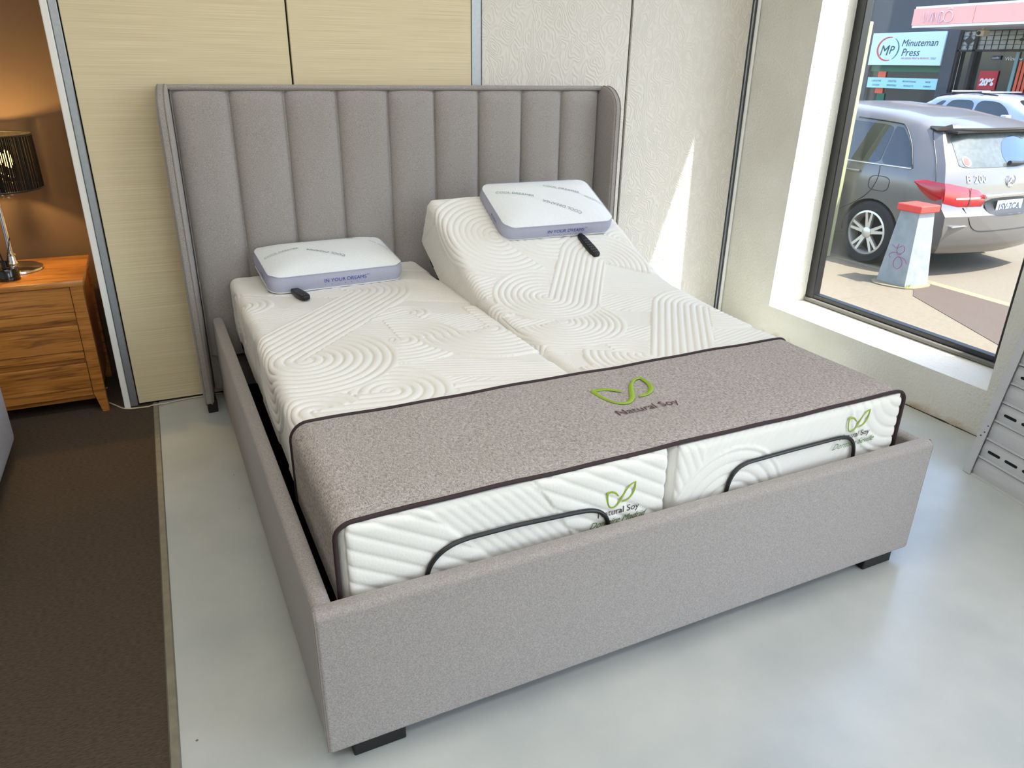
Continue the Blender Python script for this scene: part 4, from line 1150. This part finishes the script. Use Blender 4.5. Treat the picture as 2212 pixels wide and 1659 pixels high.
def make_wheel(root, x, y, r, sgn, rim_r):
    wd = 0.20
    def tr(b): return b.map(lambda a, c, z: (x + a, y + sgn * (z), r + c))
    w = tr(MB().lathe([(rim_r, -wd / 2), (r - 0.02, -wd / 2), (r, -wd / 2 + 0.03), (r, wd / 2 - 0.03), (r - 0.025, wd / 2 - 0.004), (rim_r + 0.012, wd / 2), (rim_r, wd / 2 - 0.012), (rim_r, -wd / 2)], 0, 0, 36, cap=False)).build('wheel', 'rubber', root, smooth=40)
    tr(MB().lathe([(rim_r, -0.05), (rim_r, wd / 2 - 0.012), (rim_r - 0.018, wd / 2 - 0.008), (rim_r - 0.026, wd / 2 - 0.03), (rim_r - 0.028, -0.04)], 0, 0, 36, cap=False)).build('rim', 'alloy', w, smooth=40)
    tr(MB().lathe([(rim_r - 0.02, -0.03), (rim_r - 0.02, -0.02), (0.01, -0.015)], 0, 0, 30)).build('hub_back', 'wheel_well', w)
    for k in range(10):
        a = 2 * PI * (k // 2) / 5 + (0.17 if k % 2 else -0.17) + 0.3; ca, sa = math.cos(a), math.sin(a)
        b = MB(); r0, r1 = 0.035, rim_r - 0.016; h0, h1 = 0.017, 0.013
        V = [(r0 * ca - h0 * -sa * e, r0 * sa - h0 * ca * e, z) for e in (-1, 1) for z in (0.05, 0.078)] + [(r1 * ca - h1 * -sa * e, r1 * sa - h1 * ca * e, z) for e in (-1, 1) for z in (0.06, 0.088)]
        b.add(V, [(0, 1, 3, 2), (4, 6, 7, 5), (1, 5, 7, 3), (0, 4, 5, 1), (2, 3, 7, 6)]); tr(b).build('spoke', 'alloy', w)
    tr(MB().lathe([(0.055, 0.05), (0.055, 0.082), (0.045, 0.088), (0.001, 0.09)], 0, 0, 24)).build('hub_cap', 'alloy', w, smooth=40)
def body_with_wells(car, name, mt, root, wheels, rw):
    o = car.mesh().build(name, mt, None)
    bm = bmesh.new(); bm.from_mesh(o.data); bmesh.ops.remove_doubles(bm, verts=list(bm.verts), dist=0.0006); bmesh.ops.recalc_face_normals(bm, faces=list(bm.faces)); bm.to_mesh(o.data); bm.free()
    cut = MB()
    for x, w in wheels:
        for sg in (-1, 1):
            q = MB().lathe([(rw, 0), (rw, 0.30)], 0, 0, 40)
            q.map(lambda a, c, z, sg=sg, x=x, w=w: (x + a, sg * (w - 0.22 + z), 0.31 + c)); cut.add(q.v, q.f)
    co = cut.build('cutter', 'wheel_well', None)
    md = o.modifiers.new('wells', 'BOOLEAN'); md.operation = 'DIFFERENCE'; md.object = co; md.solver = 'EXACT'
    dg = bpy.context.evaluated_depsgraph_get(); me = bpy.data.meshes.new_from_object(o.evaluated_get(dg))
    o.modifiers.clear(); o.data = me
    bpy.data.objects.remove(co)
    me.polygons.foreach_set('use_smooth', [True] * len(me.polygons)); me.set_sharp_from_angle(angle=math.radians(35))
    o.parent = root
    return o
# silver hatchback; local x forward, y to its left, z up, origin on the ground under the rear axle
hatch = thing('hatchback_car', 'silver grey hatchback parked at the kerb, seen from behind', 'car', (0, 0, 0))
hatch.location = (6.245, 1.535, GZ); hatch.rotation_euler = (0, 0, PI / 2)
hc_ = Car(dict(x=(-0.76, 3.60), zb=0.22, belt=0.98, tumble=0.80, bulge=0.10,
               top=[(-0.76, 1.36), (-0.4, 1.44), (0.1, 1.50), (0.8, 1.54), (1.5, 1.51), (2.0, 1.40), (2.6, 1.10), (2.9, 1.02), (3.4, 0.90), (3.6, 0.74)],
               plan=[(-0.76, 0.80), (-0.4, 0.865), (0.2, 0.89), (2.4, 0.89), (3.2, 0.84), (3.6, 0.66)],
               rear=[(0.2, -0.66), (0.3, -0.735), (0.42, -0.76), (0.60, -0.755), (0.66, -0.70), (0.9, -0.665), (0.98, -0.635), (1.05, -0.60), (1.33, -0.40), (1.55, -0.34)]))
body_with_wells(hc_, 'body', 'silver_paint', hatch, [(0.0, 0.89), (2.70, 0.88)], 0.345)
for x in (0.0, 2.70):
    for sg in (-1, 1): make_wheel(hatch, x, sg * (0.80), 0.315, sg, 0.222)
sf = lambda sg: (lambda x, z, lf: (x, sg * (hc_.side_y(x, z) + lf), z))
rf = lambda y, z, lf: (hc_.rear_x(y, z) - lf, y, z)
for sg in (-1, 1):
    qw = rounded(densify([(-0.33, 1.00), (0.03, 1.00), (0.03, 1.345), (-0.05, 1.335), (-0.13, 1.265), (-0.24, 1.14)], 2), 2)
    panel(qw, sf(sg), 0.004).build('quarter_window', 'car_glass', hatch, smooth=50)
    panel(rounded(densify([(0.045, 1.00), (0.97, 1.00), (0.97, 1.385), (0.045, 1.35)], 3), 2), sf(sg), 0.004).build('side_window', 'car_glass', hatch, smooth=50)
    panel(rounded(densify([(1.01, 1.00), (1.95, 1.0), (1.60, 1.36), (1.01, 1.385)], 3), 2), sf(sg), 0.004).build('side_window', 'car_glass', hatch, smooth=50)
    # chrome line under the windows, roof rail line, door seams, handle, fuel flap
    MB().tube([(x, sg * (hc_.side_y(x, 0.985) + 0.004), 0.985) for x in np.linspace(-0.32, 2.0, 30)], 0.007, 6).build('chrome_strip', 'chrome', hatch, smooth=60)
    arcp = [(-0.33, 0.99), (-0.28, 1.08), (-0.20, 1.21), (-0.07, 1.345), (0.05, 1.375), (0.5, 1.40)]
    A = catmull(arcp, 30); MB().tube([(p[0], sg * (hc_.side_y(p[0], p[1]) + 0.004), p[1]) for p in A], 0.006, 6).build('window_trim', 'trim_black', hatch, smooth=60)
    A = catmull([(0.02, 0.97), (0.0, 0.86), (0.06, 0.72), (0.20, 0.60), (0.40, 0.48), (0.47, 0.32)], 24); MB().tube([(p[0], sg * (hc_.side_y(p[0], p[1]) + 0.0005), p[1]) for p in A], 0.004, 5).build('door_seam', 'trim_black', hatch)
    MB().tube([(0.99, sg * (hc_.side_y(0.99, z) + 0.0005), z) for z in np.linspace(0.3, 0.97, 12)], 0.004, 5).build('door_seam', 'trim_black', hatch)
    MB().tube([(x, sg * (hc_.side_y(x, 0.9) + 0.012 + 0.012 * math.sin(PI * (x - 0.22) / 0.2)), 0.90) for x in np.linspace(0.22, 0.42, 8)], 0.012, 6).build('door_handle', 'silver_paint', hatch, smooth=60)
    A = rounded([(-0.14, 0.74), (0.09, 0.74), (0.09, 0.88), (-0.14, 0.88)], 2)
    MB().tube([sf(sg)(a, c, 0.0005) for a, c in densify(A, 1)], 0.004, 5, closed=True).build('fuel_flap', 'trim_black', hatch)
    MB().tube([(x, sg * (hc_.side_y(x, 0.50) + 0.004), 0.50 + 0.03 * x) for x in np.linspace(0.36, 2.3, 20)], 0.004, 5).build('sill_crease', 'silver_paint', hatch)
    # wrap-round tail light
    def lf_(a, c, lift, sg=sg):      # a runs from the flank (negative, along the side) across the corner to the rear
        if a < 0: x = -0.60 - a; return (x, sg * (hc_.side_y(x, c) + lift), c)
        y = 0.815 - a; return (hc_.rear_x(y, c) - lift, sg * y, c)
    out = densify([(-0.20, 0.905), (0.06, 0.885), (0.40, 0.825), (0.50, 0.73), (0.46, 0.675), (0.18, 0.680), (0.02, 0.715), (-0.11, 0.79)], 5)
    # ruled grid between the flank and the rear so that the lens bends round the corner
    us = np.linspace(-0.20, 0.485, 26); rows = []
    for u in us:
        hi = np.interp(u, [-0.20, -0.10, 0.06, 0.40, 0.485], [0.888, 0.905, 0.890, 0.825, 0.77]); lo = np.interp(u, [-0.20, -0.11, 0.02, 0.18, 0.46, 0.485], [0.872, 0.79, 0.715, 0.680, 0.675, 0.70])
        rows.append([lf_(u, lo + (hi - lo) * k / 6, 0.012 * math.sin(PI * k / 6) ** 0.5 + 0.003) for k in range(7)])
    tl = MB().grid(rows).build('tail_light', 'tail_red', hatch, smooth=50)
    rows = []
    for u in np.linspace(0.14, 0.42, 8): rows.append([lf_(u, 0.745 + 0.018 * k, 0.0175) for k in range(2)])
    MB().grid(rows).build('reverse_lens', 'tail_clear', tl)
    us = np.linspace(0.29, 0.30, 2); MB().grid([[lf_(u, 0.682 + (0.165) * k / 6, 0.0175) for k in range(7)] for u in us]).build('lens_joint', 'trim_black', tl)
    MB().tube([lf_(u, 0.985 - 0.0 * u, 0.001) for u in ()] or [(hc_.rear_x(0.80, z) + 0.06 + 0.02, sg * (hc_.side_y(hc_.rear_x(0.80, z) + 0.09, z) + 0.0005), z) for z in np.linspace(0.90, 1.38, 14)], 0.004, 5).build('hatch_seam', 'trim_black', hatch)
    MB().rbox(hc_.rear_x(0.6, 0.52) - 0.012, hc_.rear_x(0.6, 0.52) + 0.03, min(sg * 0.50, sg * 0.74), max(sg * 0.50, sg * 0.74), 0.500, 0.514, 0.003, 1).build('bumper_reflector', 'chrome', hatch)
rwin = rounded(densify([(-0.62, 1.02), (0.62, 1.02), (0.585, 1.27), (0.50, 1.305), (-0.50, 1.305), (-0.585, 1.27)], 3), 2)
panel(rwin, rf, 0.004).build('rear_window', 'dusty_glass', hatch, smooth=50)
panel(rounded([(-0.50, 1.035), (0.02, 1.035), (0.06, 1.12), (0.0, 1.235), (-0.16, 1.29), (-0.36, 1.265), (-0.48, 1.16)], 2), rf, 0.006).build('wiped_area', 'wiped_glass', hatch, smooth=50)
# spoiler lip over the rear window
sr = []
for y in np.linspace(-0.66, 0.66, 15):
    k = 1 - (abs(y) / 0.66) ** 3 * 0.38; zd = 0.035 * (abs(y) / 0.66) ** 4
    sr.append([(-0.30, y, 1.44 - zd * 2), (-0.44, y, 1.41 - zd), (-0.575 * k - 0.02, y, 1.362 - zd * 0.3), (-0.565 * k - 0.02, y, 1.342 - zd * 0.3), (-0.36, y, 1.335), (-0.28, y, 1.36)])
for r_ in sr: r_.append(r_[0])
spo = MB().grid(sr).add(sr[0][:6], [(0, 1, 2, 3, 4, 5)]).add(sr[-1][:6], [(0, 1, 2, 3, 4, 5)]).build('spoiler', 'silver_paint', hatch, smooth=40)
MB().box(-0.54, -0.42, -0.60, 0.60, 1.316, 1.334).build('spoiler_underside', 'trim_black', spo)
MB().tube([rf(y, 0.655 - 0.045 * (1 - (y / 0.56) ** 2) ** 0.3 * 1.0, 0.001) for y in ()] or [rf(y, 0.45 + 0.22 * (abs(y) / 0.57) ** 10, 0.001) for y in np.linspace(-0.57, 0.57, 40)], 0.004, 5).build('boot_seam', 'trim_black', hatch)
rc_ = MB(); 
for z0, z1, w0, d0 in ((0.752, 0.786, 0.36, 0.030),):
    rc_.rbox(hc_.rear_x(0, z0) - d0, hc_.rear_x(0, z0) + 0.03, -w0, w0, z0, z1, 0.006, 2)
rc_.build('boot_handle', 'chrome', hatch, smooth=40)
panel(rounded([(-0.34, 0.745), (0.34, 0.745), (0.29, 0.585), (-0.29, 0.585)], 2), rf, 0.003).build('plate_recess', 'trim_black', hatch, smooth=50)
px0 = hc_.rear_x(0.1, 0.66) - 0.016
MB().rbox(px0 - 0.004, px0, -0.19, 0.19, 0.60, 0.725, 0.002, 1).build('number_plate', 'plate_white', hatch)
def rl(txt, w, y, z, mt, lift, name='lettering', **kw):
    return letters(txt, w, Place((lift, y, z), (0, -1, 0), (0, 0, 1), (-1, 0, 0)), hatch, mt, name, **kw)
rl('1SV\u00b77CA', 0.31, 0.0, 0.665, 'plate_ink', px0 - 0.0052, bold=0.002)
b2 = text_mb('B 200', 0.1, width=0.23, spacing=1.1, bold=0.001)
b2.map(lambda x, y, z: (hc_.rear_x(0.44 - x, 0.925 + y) - 0.007, 0.44 - x, 0.925 + y)).build('lettering', 'chrome', hatch)
# three-pointed badge in a ring
bx_ = hc_.rear_x(0, 0.90) - 0.012
MB().tube([(bx_, 0.052 * math.cos(2 * PI * k / 28), 0.895 + 0.052 * math.sin(2 * PI * k / 28)) for k in range(28)], 0.0055, 6, closed=True).build('badge_ring', 'chrome', hatch, smooth=60)
bd = MB()
for k in range(3):
    a = PI / 2 + 2 * PI * k / 3; bd.add([(bx_, 0.05 * math.cos(a), 0.895 + 0.05 * math.sin(a)), (bx_, 0.012 * math.cos(a + 1.05), 0.895 + 0.012 * math.sin(a + 1.05)), (bx_, 0.012 * math.cos(a - 1.05), 0.895 + 0.012 * math.sin(a - 1.05)), (bx_ - 0.006, 0, 0.895)], [(0, 1, 3), (0, 3, 2)])
bd.build('badge_star', 'chrome', hatch)
wp = [rf(0.02, 1.055, 0.03), rf(-0.15, 1.05, 0.035), rf(-0.33, 1.062, 0.03), rf(-0.42, 1.075, 0.02)]
MB().tube(wp, [0.022, 0.017, 0.012, 0.008], 8).build('rear_wiper', 'trim_black', hatch, smooth=60)
stk = MB(); stk.lathe([(0.045, 0), (0.045, 0.0015)], 0, 0, 24); 
stk.map(lambda a, c, z: (hc_.rear_x(0.52 + a, 1.075 + c) - 0.006 - z, 0.52 + a, 1.075 + c)).build('round_sticker', 'camera_beige', hatch)
stk = MB(); stk.lathe([(0.034, 0), (0.034, 0.0015)], 0, 0, 24)
stk.map(lambda a, c, z: (hc_.rear_x(0.52 + a, 1.075 + c) - 0.008 - z, 0.52 + a, 1.075 + c)).build('sticker_centre', 'sign_red', hatch)

suv = thing('estate_car', 'white car with roof racks parked on the far side of the street', 'car', (0, 0, 0))
suv.location = (16.92, 9.10, -0.50); suv.rotation_euler = (0, 0, -PI / 2)
sc_ = Car(dict(x=(-0.80, 3.75), zb=0.26, belt=1.06, tumble=0.82, bulge=0.06,
               top=[(-0.80, 1.46), (-0.5, 1.56), (0.0, 1.61), (0.8, 1.64), (1.4, 1.62), (1.75, 1.54), (2.4, 1.17), (2.7, 1.12), (3.4, 1.02), (3.75, 0.80)],
               plan=[(-0.8, 0.84), (-0.4, 0.90), (0.2, 0.92), (2.5, 0.92), (3.3, 0.87), (3.75, 0.70)],
               rear=[(0.25, -0.70), (0.5, -0.80), (1.0, -0.74), (1.15, -0.66), (1.45, -0.30), (1.7, -0.2)]))
body_with_wells(sc_, 'body', 'white_car_paint', suv, [(0.0, 0.92), (2.65, 0.91)], 0.39)
for x in (0.0, 2.65):
    for sg in (-1, 1): make_wheel(suv, x, sg * 0.82, 0.345, sg, 0.225)
s2 = lambda sg: (lambda x, z, lf: (x, sg * (sc_.side_y(x, z) + lf), z))
for sg in (-1, 1):
    panel(rounded([(-0.40, 1.10), (-0.14, 1.10), (0.22, 1.46), (0.06, 1.46)], 2), s2(sg), 0.005).build('quarter_window', 'car_glass', suv, smooth=50)
    panel(rounded([(0.06, 1.09), (0.92, 1.09), (0.92, 1.50), (0.38, 1.49), (0.28, 1.42)], 2), s2(sg), 0.005).build('side_window', 'car_glass', suv, smooth=50)
    panel(rounded([(0.98, 1.09), (1.93, 1.09), (1.70, 1.36), (1.46, 1.49), (0.98, 1.50)], 2), s2(sg), 0.005).build('side_window', 'car_glass', suv, smooth=50)
    MB().tube([(x, sg * 0.60, sc_.top_z(x, 0.60) + 0.004 + 0.04 * math.sin(PI * (x + 0.30) / 1.6)) for x in np.linspace(-0.30, 1.30, 16)], 0.018, 8).build('roof_rail', 'trim_black', suv, smooth=60)
    MB().rbox(1.80, 1.95, min(sg * 0.93, sg * 1.12), max(sg * 0.93, sg * 1.12), 1.10, 1.24, 0.03, 3).build('wing_mirror', 'white_car_paint', suv, smooth=50)
    MB().tube([(0.95, sg * (sc_.side_y(0.95, z) + 0.001), z) for z in np.linspace(0.4, 1.08, 8)], 0.005, 5).build('door_seam', 'trim_black', suv)
panel(rounded(densify([(2.30, -0.66), (2.30, 0.66), (1.76, 0.54), (1.76, -0.54)], 3), 2), lambda x, y, lf: (x, y, sc_.top_z(x, y) + lf), 0.006).build('windscreen', 'car_glass', suv, smooth=50)
panel(rounded(densify([(2.52, -0.64), (2.52, 0.64), (1.98, 0.52), (1.98, -0.52)], 3), 2), lambda x, y, lf: (x, y, hc_.top_z(x, y) + lf), 0.006).build('windscreen', 'car_glass', hatch, smooth=50)
for x in (0.22, 0.98):
    MB().rbox(x - 0.04, x + 0.04, -0.66, 0.66, 1.655, 1.682, 0.010, 2).build('rack_bar', 'white_trim', suv, smooth=40)

# ---- shops across the street.  F() takes measurements made on a plane at x = 16 out to the real facade
FX = 20.0
kf = (FX + 1.1529) / (16 + 1.1529)
def FY(y, k=kf): return -3.812 + (y + 3.812) * k
def FZ(z, k=kf): return 1.5956 + (z - 1.5956) * k
def fbox(b, ya, yb, za, zb, x0, x1): return b.box(x0, x1, FY(min(ya, yb)), FY(max(ya, yb)), FZ(min(za, zb)), FZ(max(za, zb)))
shopA = thing('print_shop', 'grey rendered shop building behind the blue white sign', 'building', (FX, FY(10.5), -0.38))
w = MB(); fbox(w, 8.82, 14.5, 2.46, 6.5, FX, FX + 0.4); fbox(w, 11.20, 14.5, -0.1, 2.46, FX, FX + 0.4); fbox(w, 8.82, 9.115, 0.0, 2.46, FX - 0.06, FX + 0.4); fbox(w, 9.115, 11.2, 0.0, 0.45, FX, FX + 0.4)
w.build('wall', 'facade_grey', shopA)
MB().box(FX + 0.12, FX + 0.14, FY(9.115), FY(11.2), FZ(0.45), FZ(2.46)).build('shop_window', 'shop_glass', shopA)
fbox(MB(), 9.13, 11.18, 1.565, 1.70, FX + 0.08, FX + 0.115).build('green_band', 'sign_green', shopA)
fbox(MB(), 10.70, 10.93, 1.05, 1.565, FX + 0.08, FX + 0.115).build('orange_strip', 'sign_orange', shopA)
fbox(MB(), 10.62, 10.85, 0.75, 1.05, FX + 0.08, FX + 0.115).build('green_strip', 'sign_green', shopA)
class FPlace(Place): pass
def fplace(y, z, x, k=kf): return Place((x, FY(y, k), FZ(z, k)), (0, -1, 0), (0, 0, 1), (-1, 0, 0))
sgn = thing('shop_sign', 'pale blue Minuteman Press sign on the grey shop', 'sign', (FX - 0.08, FY(10.15), FZ(1.71)))
fbox(MB(), 9.125, 11.18, 1.715, 2.45, FX - 0.10, FX - 0.03).build('board', 'sign_white', sgn)
xs_ = FX - 0.103
letters('Minuteman', 0.98 * kf, fplace(9.78, 2.215, xs_), sgn, 'sign_dark_green', shear=0.2, bold=0.0, h=0.004)
letters('Press', 0.50 * kf, fplace(9.98, 2.005, xs_), sgn, 'sign_dark_green', shear=0.2, bold=0.0, h=0.004)
letters('WE DESIGN, PRINT & PROMOTE...', 0.80 * kf, fplace(9.82, 1.868, xs_), sgn, 'sign_red', shear=0.2, bold=0.0, h=0.004)
letters('YOU!', 0.14 * kf, fplace(9.335, 1.868, xs_), sgn, 'sign_dark_green', shear=0.2, bold=0.0, h=0.004)
letters('M', 0.26 * kf, fplace(10.74, 2.055, xs_), sgn, 'sign_dark_green', shear=0.2, bold=0.0, h=0.006)
letters('P', 0.14 * kf, fplace(10.53, 2.06, xs_), sgn, 'sign_dark_green', shear=0.2, bold=0.0, h=0.006)
def ring_part(cy, cz, ry, rz, a0, a1, t0, t1, mt):
    rows = []
    for i in range(25):
        a = math.radians(a0 + (a1 - a0) * i / 24); tk = t0 + (t1 - t0) * i / 24
        tk = tk * (0.25 + 0.75 * math.sin(PI * i / 24))
        rows.append([(xs_ - 0.004, FY(cy - (ry - tk) * math.cos(a)), FZ(cz + (rz - tk) * math.sin(a))), (xs_ - 0.004, FY(cy - ry * math.cos(a)), FZ(cz + rz * math.sin(a)))])
    MB().grid(rows).build('logo_ring', mt, sgn)
ring_part(10.66, 2.085, 0.33, 0.275, 75, 290, 0.05, 0.05, 'sign_red')
ring_part(10.66, 2.085, 0.33, 0.275, 60, -60, 0.03, 0.03, 'sign_green')
pst = thing('window_sign', 'pale blue services strip across the print shop window', 'sign', (FX, FY(10.1), FZ(1.18)))
fbox(MB(), 9.145, 11.18, 1.18, 1.425, FX + 0.02, FX + 0.06).build('board', 'sign_cyan', pst)
for yy, a_, b_ in ((10.90, 'CREATIVE', 'DESIGN'), (10.42, 'DIGITAL', 'PRINTING'), (9.93, 'PROMOTIONAL', 'PRODUCTS'), (9.41, 'WIDE', 'FORMAT')):
    for q, dz in ((a_, 0.045), (b_, -0.055)):
        letters(q, 0.036 * len(q) * kf, fplace(yy, 1.302 + dz, FX + 0.018), pst, 'sign_dark_green', shear=0.2, bold=0.0, h=0.003)

shopB = thing('blind_shop', 'dark framed shop with leadlight windows under the pink fascia', 'building', (FX, FY(7.0), -0.38))
w = MB(); fbox(w, 2.0, 8.82, 2.43, 6.5, FX, FX + 0.4); fbox(w, 2.0, 8.80, -0.1, 0.5, FX, FX + 0.4)
w.build('wall', 'facade_dark', shopB)
fbox(MB(), 2.0, 8.78, 0.5, 2.03, FX + 0.14, FX + 0.16).build('shop_window', 'shop_glass', shopB)
fbox(MB(), 2.0, 8.82, 2.015, 2.055, FX - 0.02, FX + 0.1).build('transom_bar', 'facade_dark', shopB)
for ya, yb in ((8.82, 8.77), (8.45, 8.375), (5.6, 5.5)): fbox(MB(), ya, yb, 0.5, 2.43, FX - 0.02, FX + 0.1).build('mullion', 'facade_dark', shopB)
for ya, yb, nc in ((8.77, 8.45, 2), (8.375, 5.6, 17)):
    lg = fbox(MB(), ya, yb, 2.055, 2.43, FX + 0.05, FX + 0.06).build('leadlight', 'lead_glass', shopB)
    ln_ = MB()
    for k in range(1, nc):
        y = ya + (yb - ya) * k / nc; fbox(ln_, y - 0.006, y + 0.006, 2.055, 2.43, FX + 0.035, FX + 0.05)
    for k in range(1, 4):
        z = 2.055 + 0.375 * k / 4; fbox(ln_, ya, yb, z - 0.005, z + 0.005, FX + 0.035, FX + 0.05)
    lo_ = ln_.build('lead_line', 'lead', lg); lo_['kind'] = 'stuff'
    c_ = (ya + yb) / 2 if nc == 2 else ya - 1.10
    dm = MB(); dm.add([(FX + 0.03, FY(c_ - 0.11), FZ(2.2425)), (FX + 0.03, FY(c_), FZ(2.2425 + 0.10)), (FX + 0.03, FY(c_ + 0.11), FZ(2.2425)), (FX + 0.03, FY(c_), FZ(2.2425 - 0.10))], [(0, 1, 2, 3)])
    for (dy, dz) in ((-0.14, 0), (0.14, 0), (0, 0.135), (0, -0.135)):
        rr = [(FX + 0.03, FY(c_ + dy + 0.035 * math.cos(a)), FZ(2.2425 + dz + 0.03 * math.sin(a))) for a in [2 * PI * k / 10 for k in range(10)]]
        dm.add(rr, [tuple(range(10))])
    d_ = dm.build('lead_motif', 'lead', lg); d_['kind'] = 'stuff'
# awning with pink fascia projects over the footpath
kA = (17.5 + 1.1529) / (16 + 1.1529)
aw = thing('awning_fascia', 'pink awning fascia reading WINDO with white edges', 'sign', (17.5, FY(8.0, kA), FZ(2.54, kA)))
def abox(b, ya, yb, za, zb, x0, x1): return b.box(x0, x1, FY(min(ya, yb), kA), FY(max(ya, yb), kA), FZ(min(za, zb), kA), FZ(max(za, zb), kA))
for ya, yb in ((10.19, 8.618), (8.607, 6.6), (6.59, 4.4), (4.39, 2.4)):
    abox(MB(), ya, yb, 2.600, 2.955, 17.50, 17.56).build('fascia_panel', 'pink_fascia', aw)
abox(MB(), 10.17, 2.4, 2.958, 3.005, 17.52, 17.62).build('top_edge', 'white_trim', aw)
abox(MB(), 10.18, 2.4, 2.545, 2.597, 17.52, 17.62).build('bottom_edge', 'white_trim', aw)
MB().box(17.6, FX - 0.07, FY(2.4, kA), FY(10.15, kA), FZ(2.56, kA), FZ(2.60, kA)).build('soffit', 'white_trim', aw)
apl = lambda y, z: Place((17.496, FY(y, kA), FZ(z, kA)), (0, -1, 0), (0, 0, 1), (-1, 0, 0))
pl0 = apl(9.52, 2.755)
def stroke(pts):
    MB().tube([pl0(a, c, 0.012) for a, c in pts], 0.010, 6).build('letter', 'neon_white', aw, smooth=60)
hh = 0.125; 
def lx(u): return (u - 0.5) * 0.86
stroke([(lx(0.02), hh), (lx(0.07), -hh), (lx(0.16), hh), (lx(0.21), -hh), (lx(0.30), hh)])
stroke([(lx(0.335), hh), (lx(0.335), -hh)])
stroke([(lx(0.38), -hh), (lx(0.38), hh), (lx(0.53), -hh), (lx(0.53), hh)])
stroke([(lx(0.58), hh), (lx(0.58), -hh)] + [(lx(0.60) + 0.11 * math.cos(a), hh * math.sin(a)) for a in [-PI / 2 + PI * k / 12 for k in range(13)]] + [(lx(0.58), hh)])
stroke([(lx(0.86) + 0.125 * math.cos(2 * PI * k / 28), hh * math.sin(2 * PI * k / 28)) for k in range(29)])
stroke([(lx(0.80), hh + 0.055), (lx(0.94), hh + 0.055)])
rp_ = thing('sale_poster', 'red 20% poster in the shop window', 'poster', (FX, FY(7.98), FZ(1.23)))
fbox(MB(), 8.20, 7.77, 1.225, 1.62, FX + 0.10, FX + 0.13).build('sheet', 'poster_red', rp_)
letters('20%', 0.33 * kf, fplace(7.985, 1.385, FX + 0.098), rp_, 'white_trim', bold=0.006, h=0.004)
lt_ = thing('window_lettering', 'dark blue plate and white Window Fashions lettering on the shop glass', 'sign', (FX, FY(7.6), FZ(1.85)))
fbox(MB(), 8.02, 7.80, 1.845, 1.93, FX + 0.10, FX + 0.13).build('plate', 'navy', lt_)
letters('Luxaflex', 0.17 * kf, fplace(7.91, 1.888, FX + 0.098), lt_, 'white_trim', shear=0.3, h=0.004)
letters('Window Fashions', 0.80 * kf, fplace(7.31, 1.868, FX + 0.13), lt_, 'white_trim', h=0.004)
fbox(MB(), 7.47, 7.40, 0.5, 2.0, FX + 0.09, FX + 0.13).build('window_post', 'teal_post', shopB)
bl = thing('vertical_blind', 'orange red vertical blind in the shop window', 'blind', (FX, FY(7.1), FZ(0.6)))
for k in range(7):
    fbox(MB(), 7.36 - k * 0.09, 7.30 - k * 0.09, 1.1, 1.82, FX + 0.10, FX + 0.125).build('slat', 'sign_orange', bl)
sc2 = thing('security_camera', 'beige box camera under the awning', 'camera', (19.0, FY(8.3, 1.18), FZ(2.39, 1.18)))
kk = (19.0 + 1.1529) / (16 + 1.1529); cy_, cz_ = FY(8.31, kk), FZ(2.385, kk)
MB().rbox(18.9, 19.15, cy_ - 0.10, cy_ + 0.10, cz_ - 0.07, cz_ + 0.07, 0.02, 2).build('housing', 'camera_beige', sc2)
b = MB().lathe([(0.045, 0), (0.045, 0.02), (0.03, 0.03)], 0, 0, 18); b.map(lambda a, c, z: (18.9 - z, cy_ + 0.03 + a, cz_ + c)).build('lens', 'navy', sc2)
MB().box(18.98, 19.06, cy_ - 0.03, cy_ + 0.03, cz_ + 0.07, FZ(2.56, kA)).build('bracket', 'camera_beige', sc2)
# upper storey window above the awning
uw = MB(); fbox(uw, 8.75, 7.6, 3.2, 4.6, FX - 0.03, FX + 0.02); uw.build('upper_window', 'shop_glass', shopB)
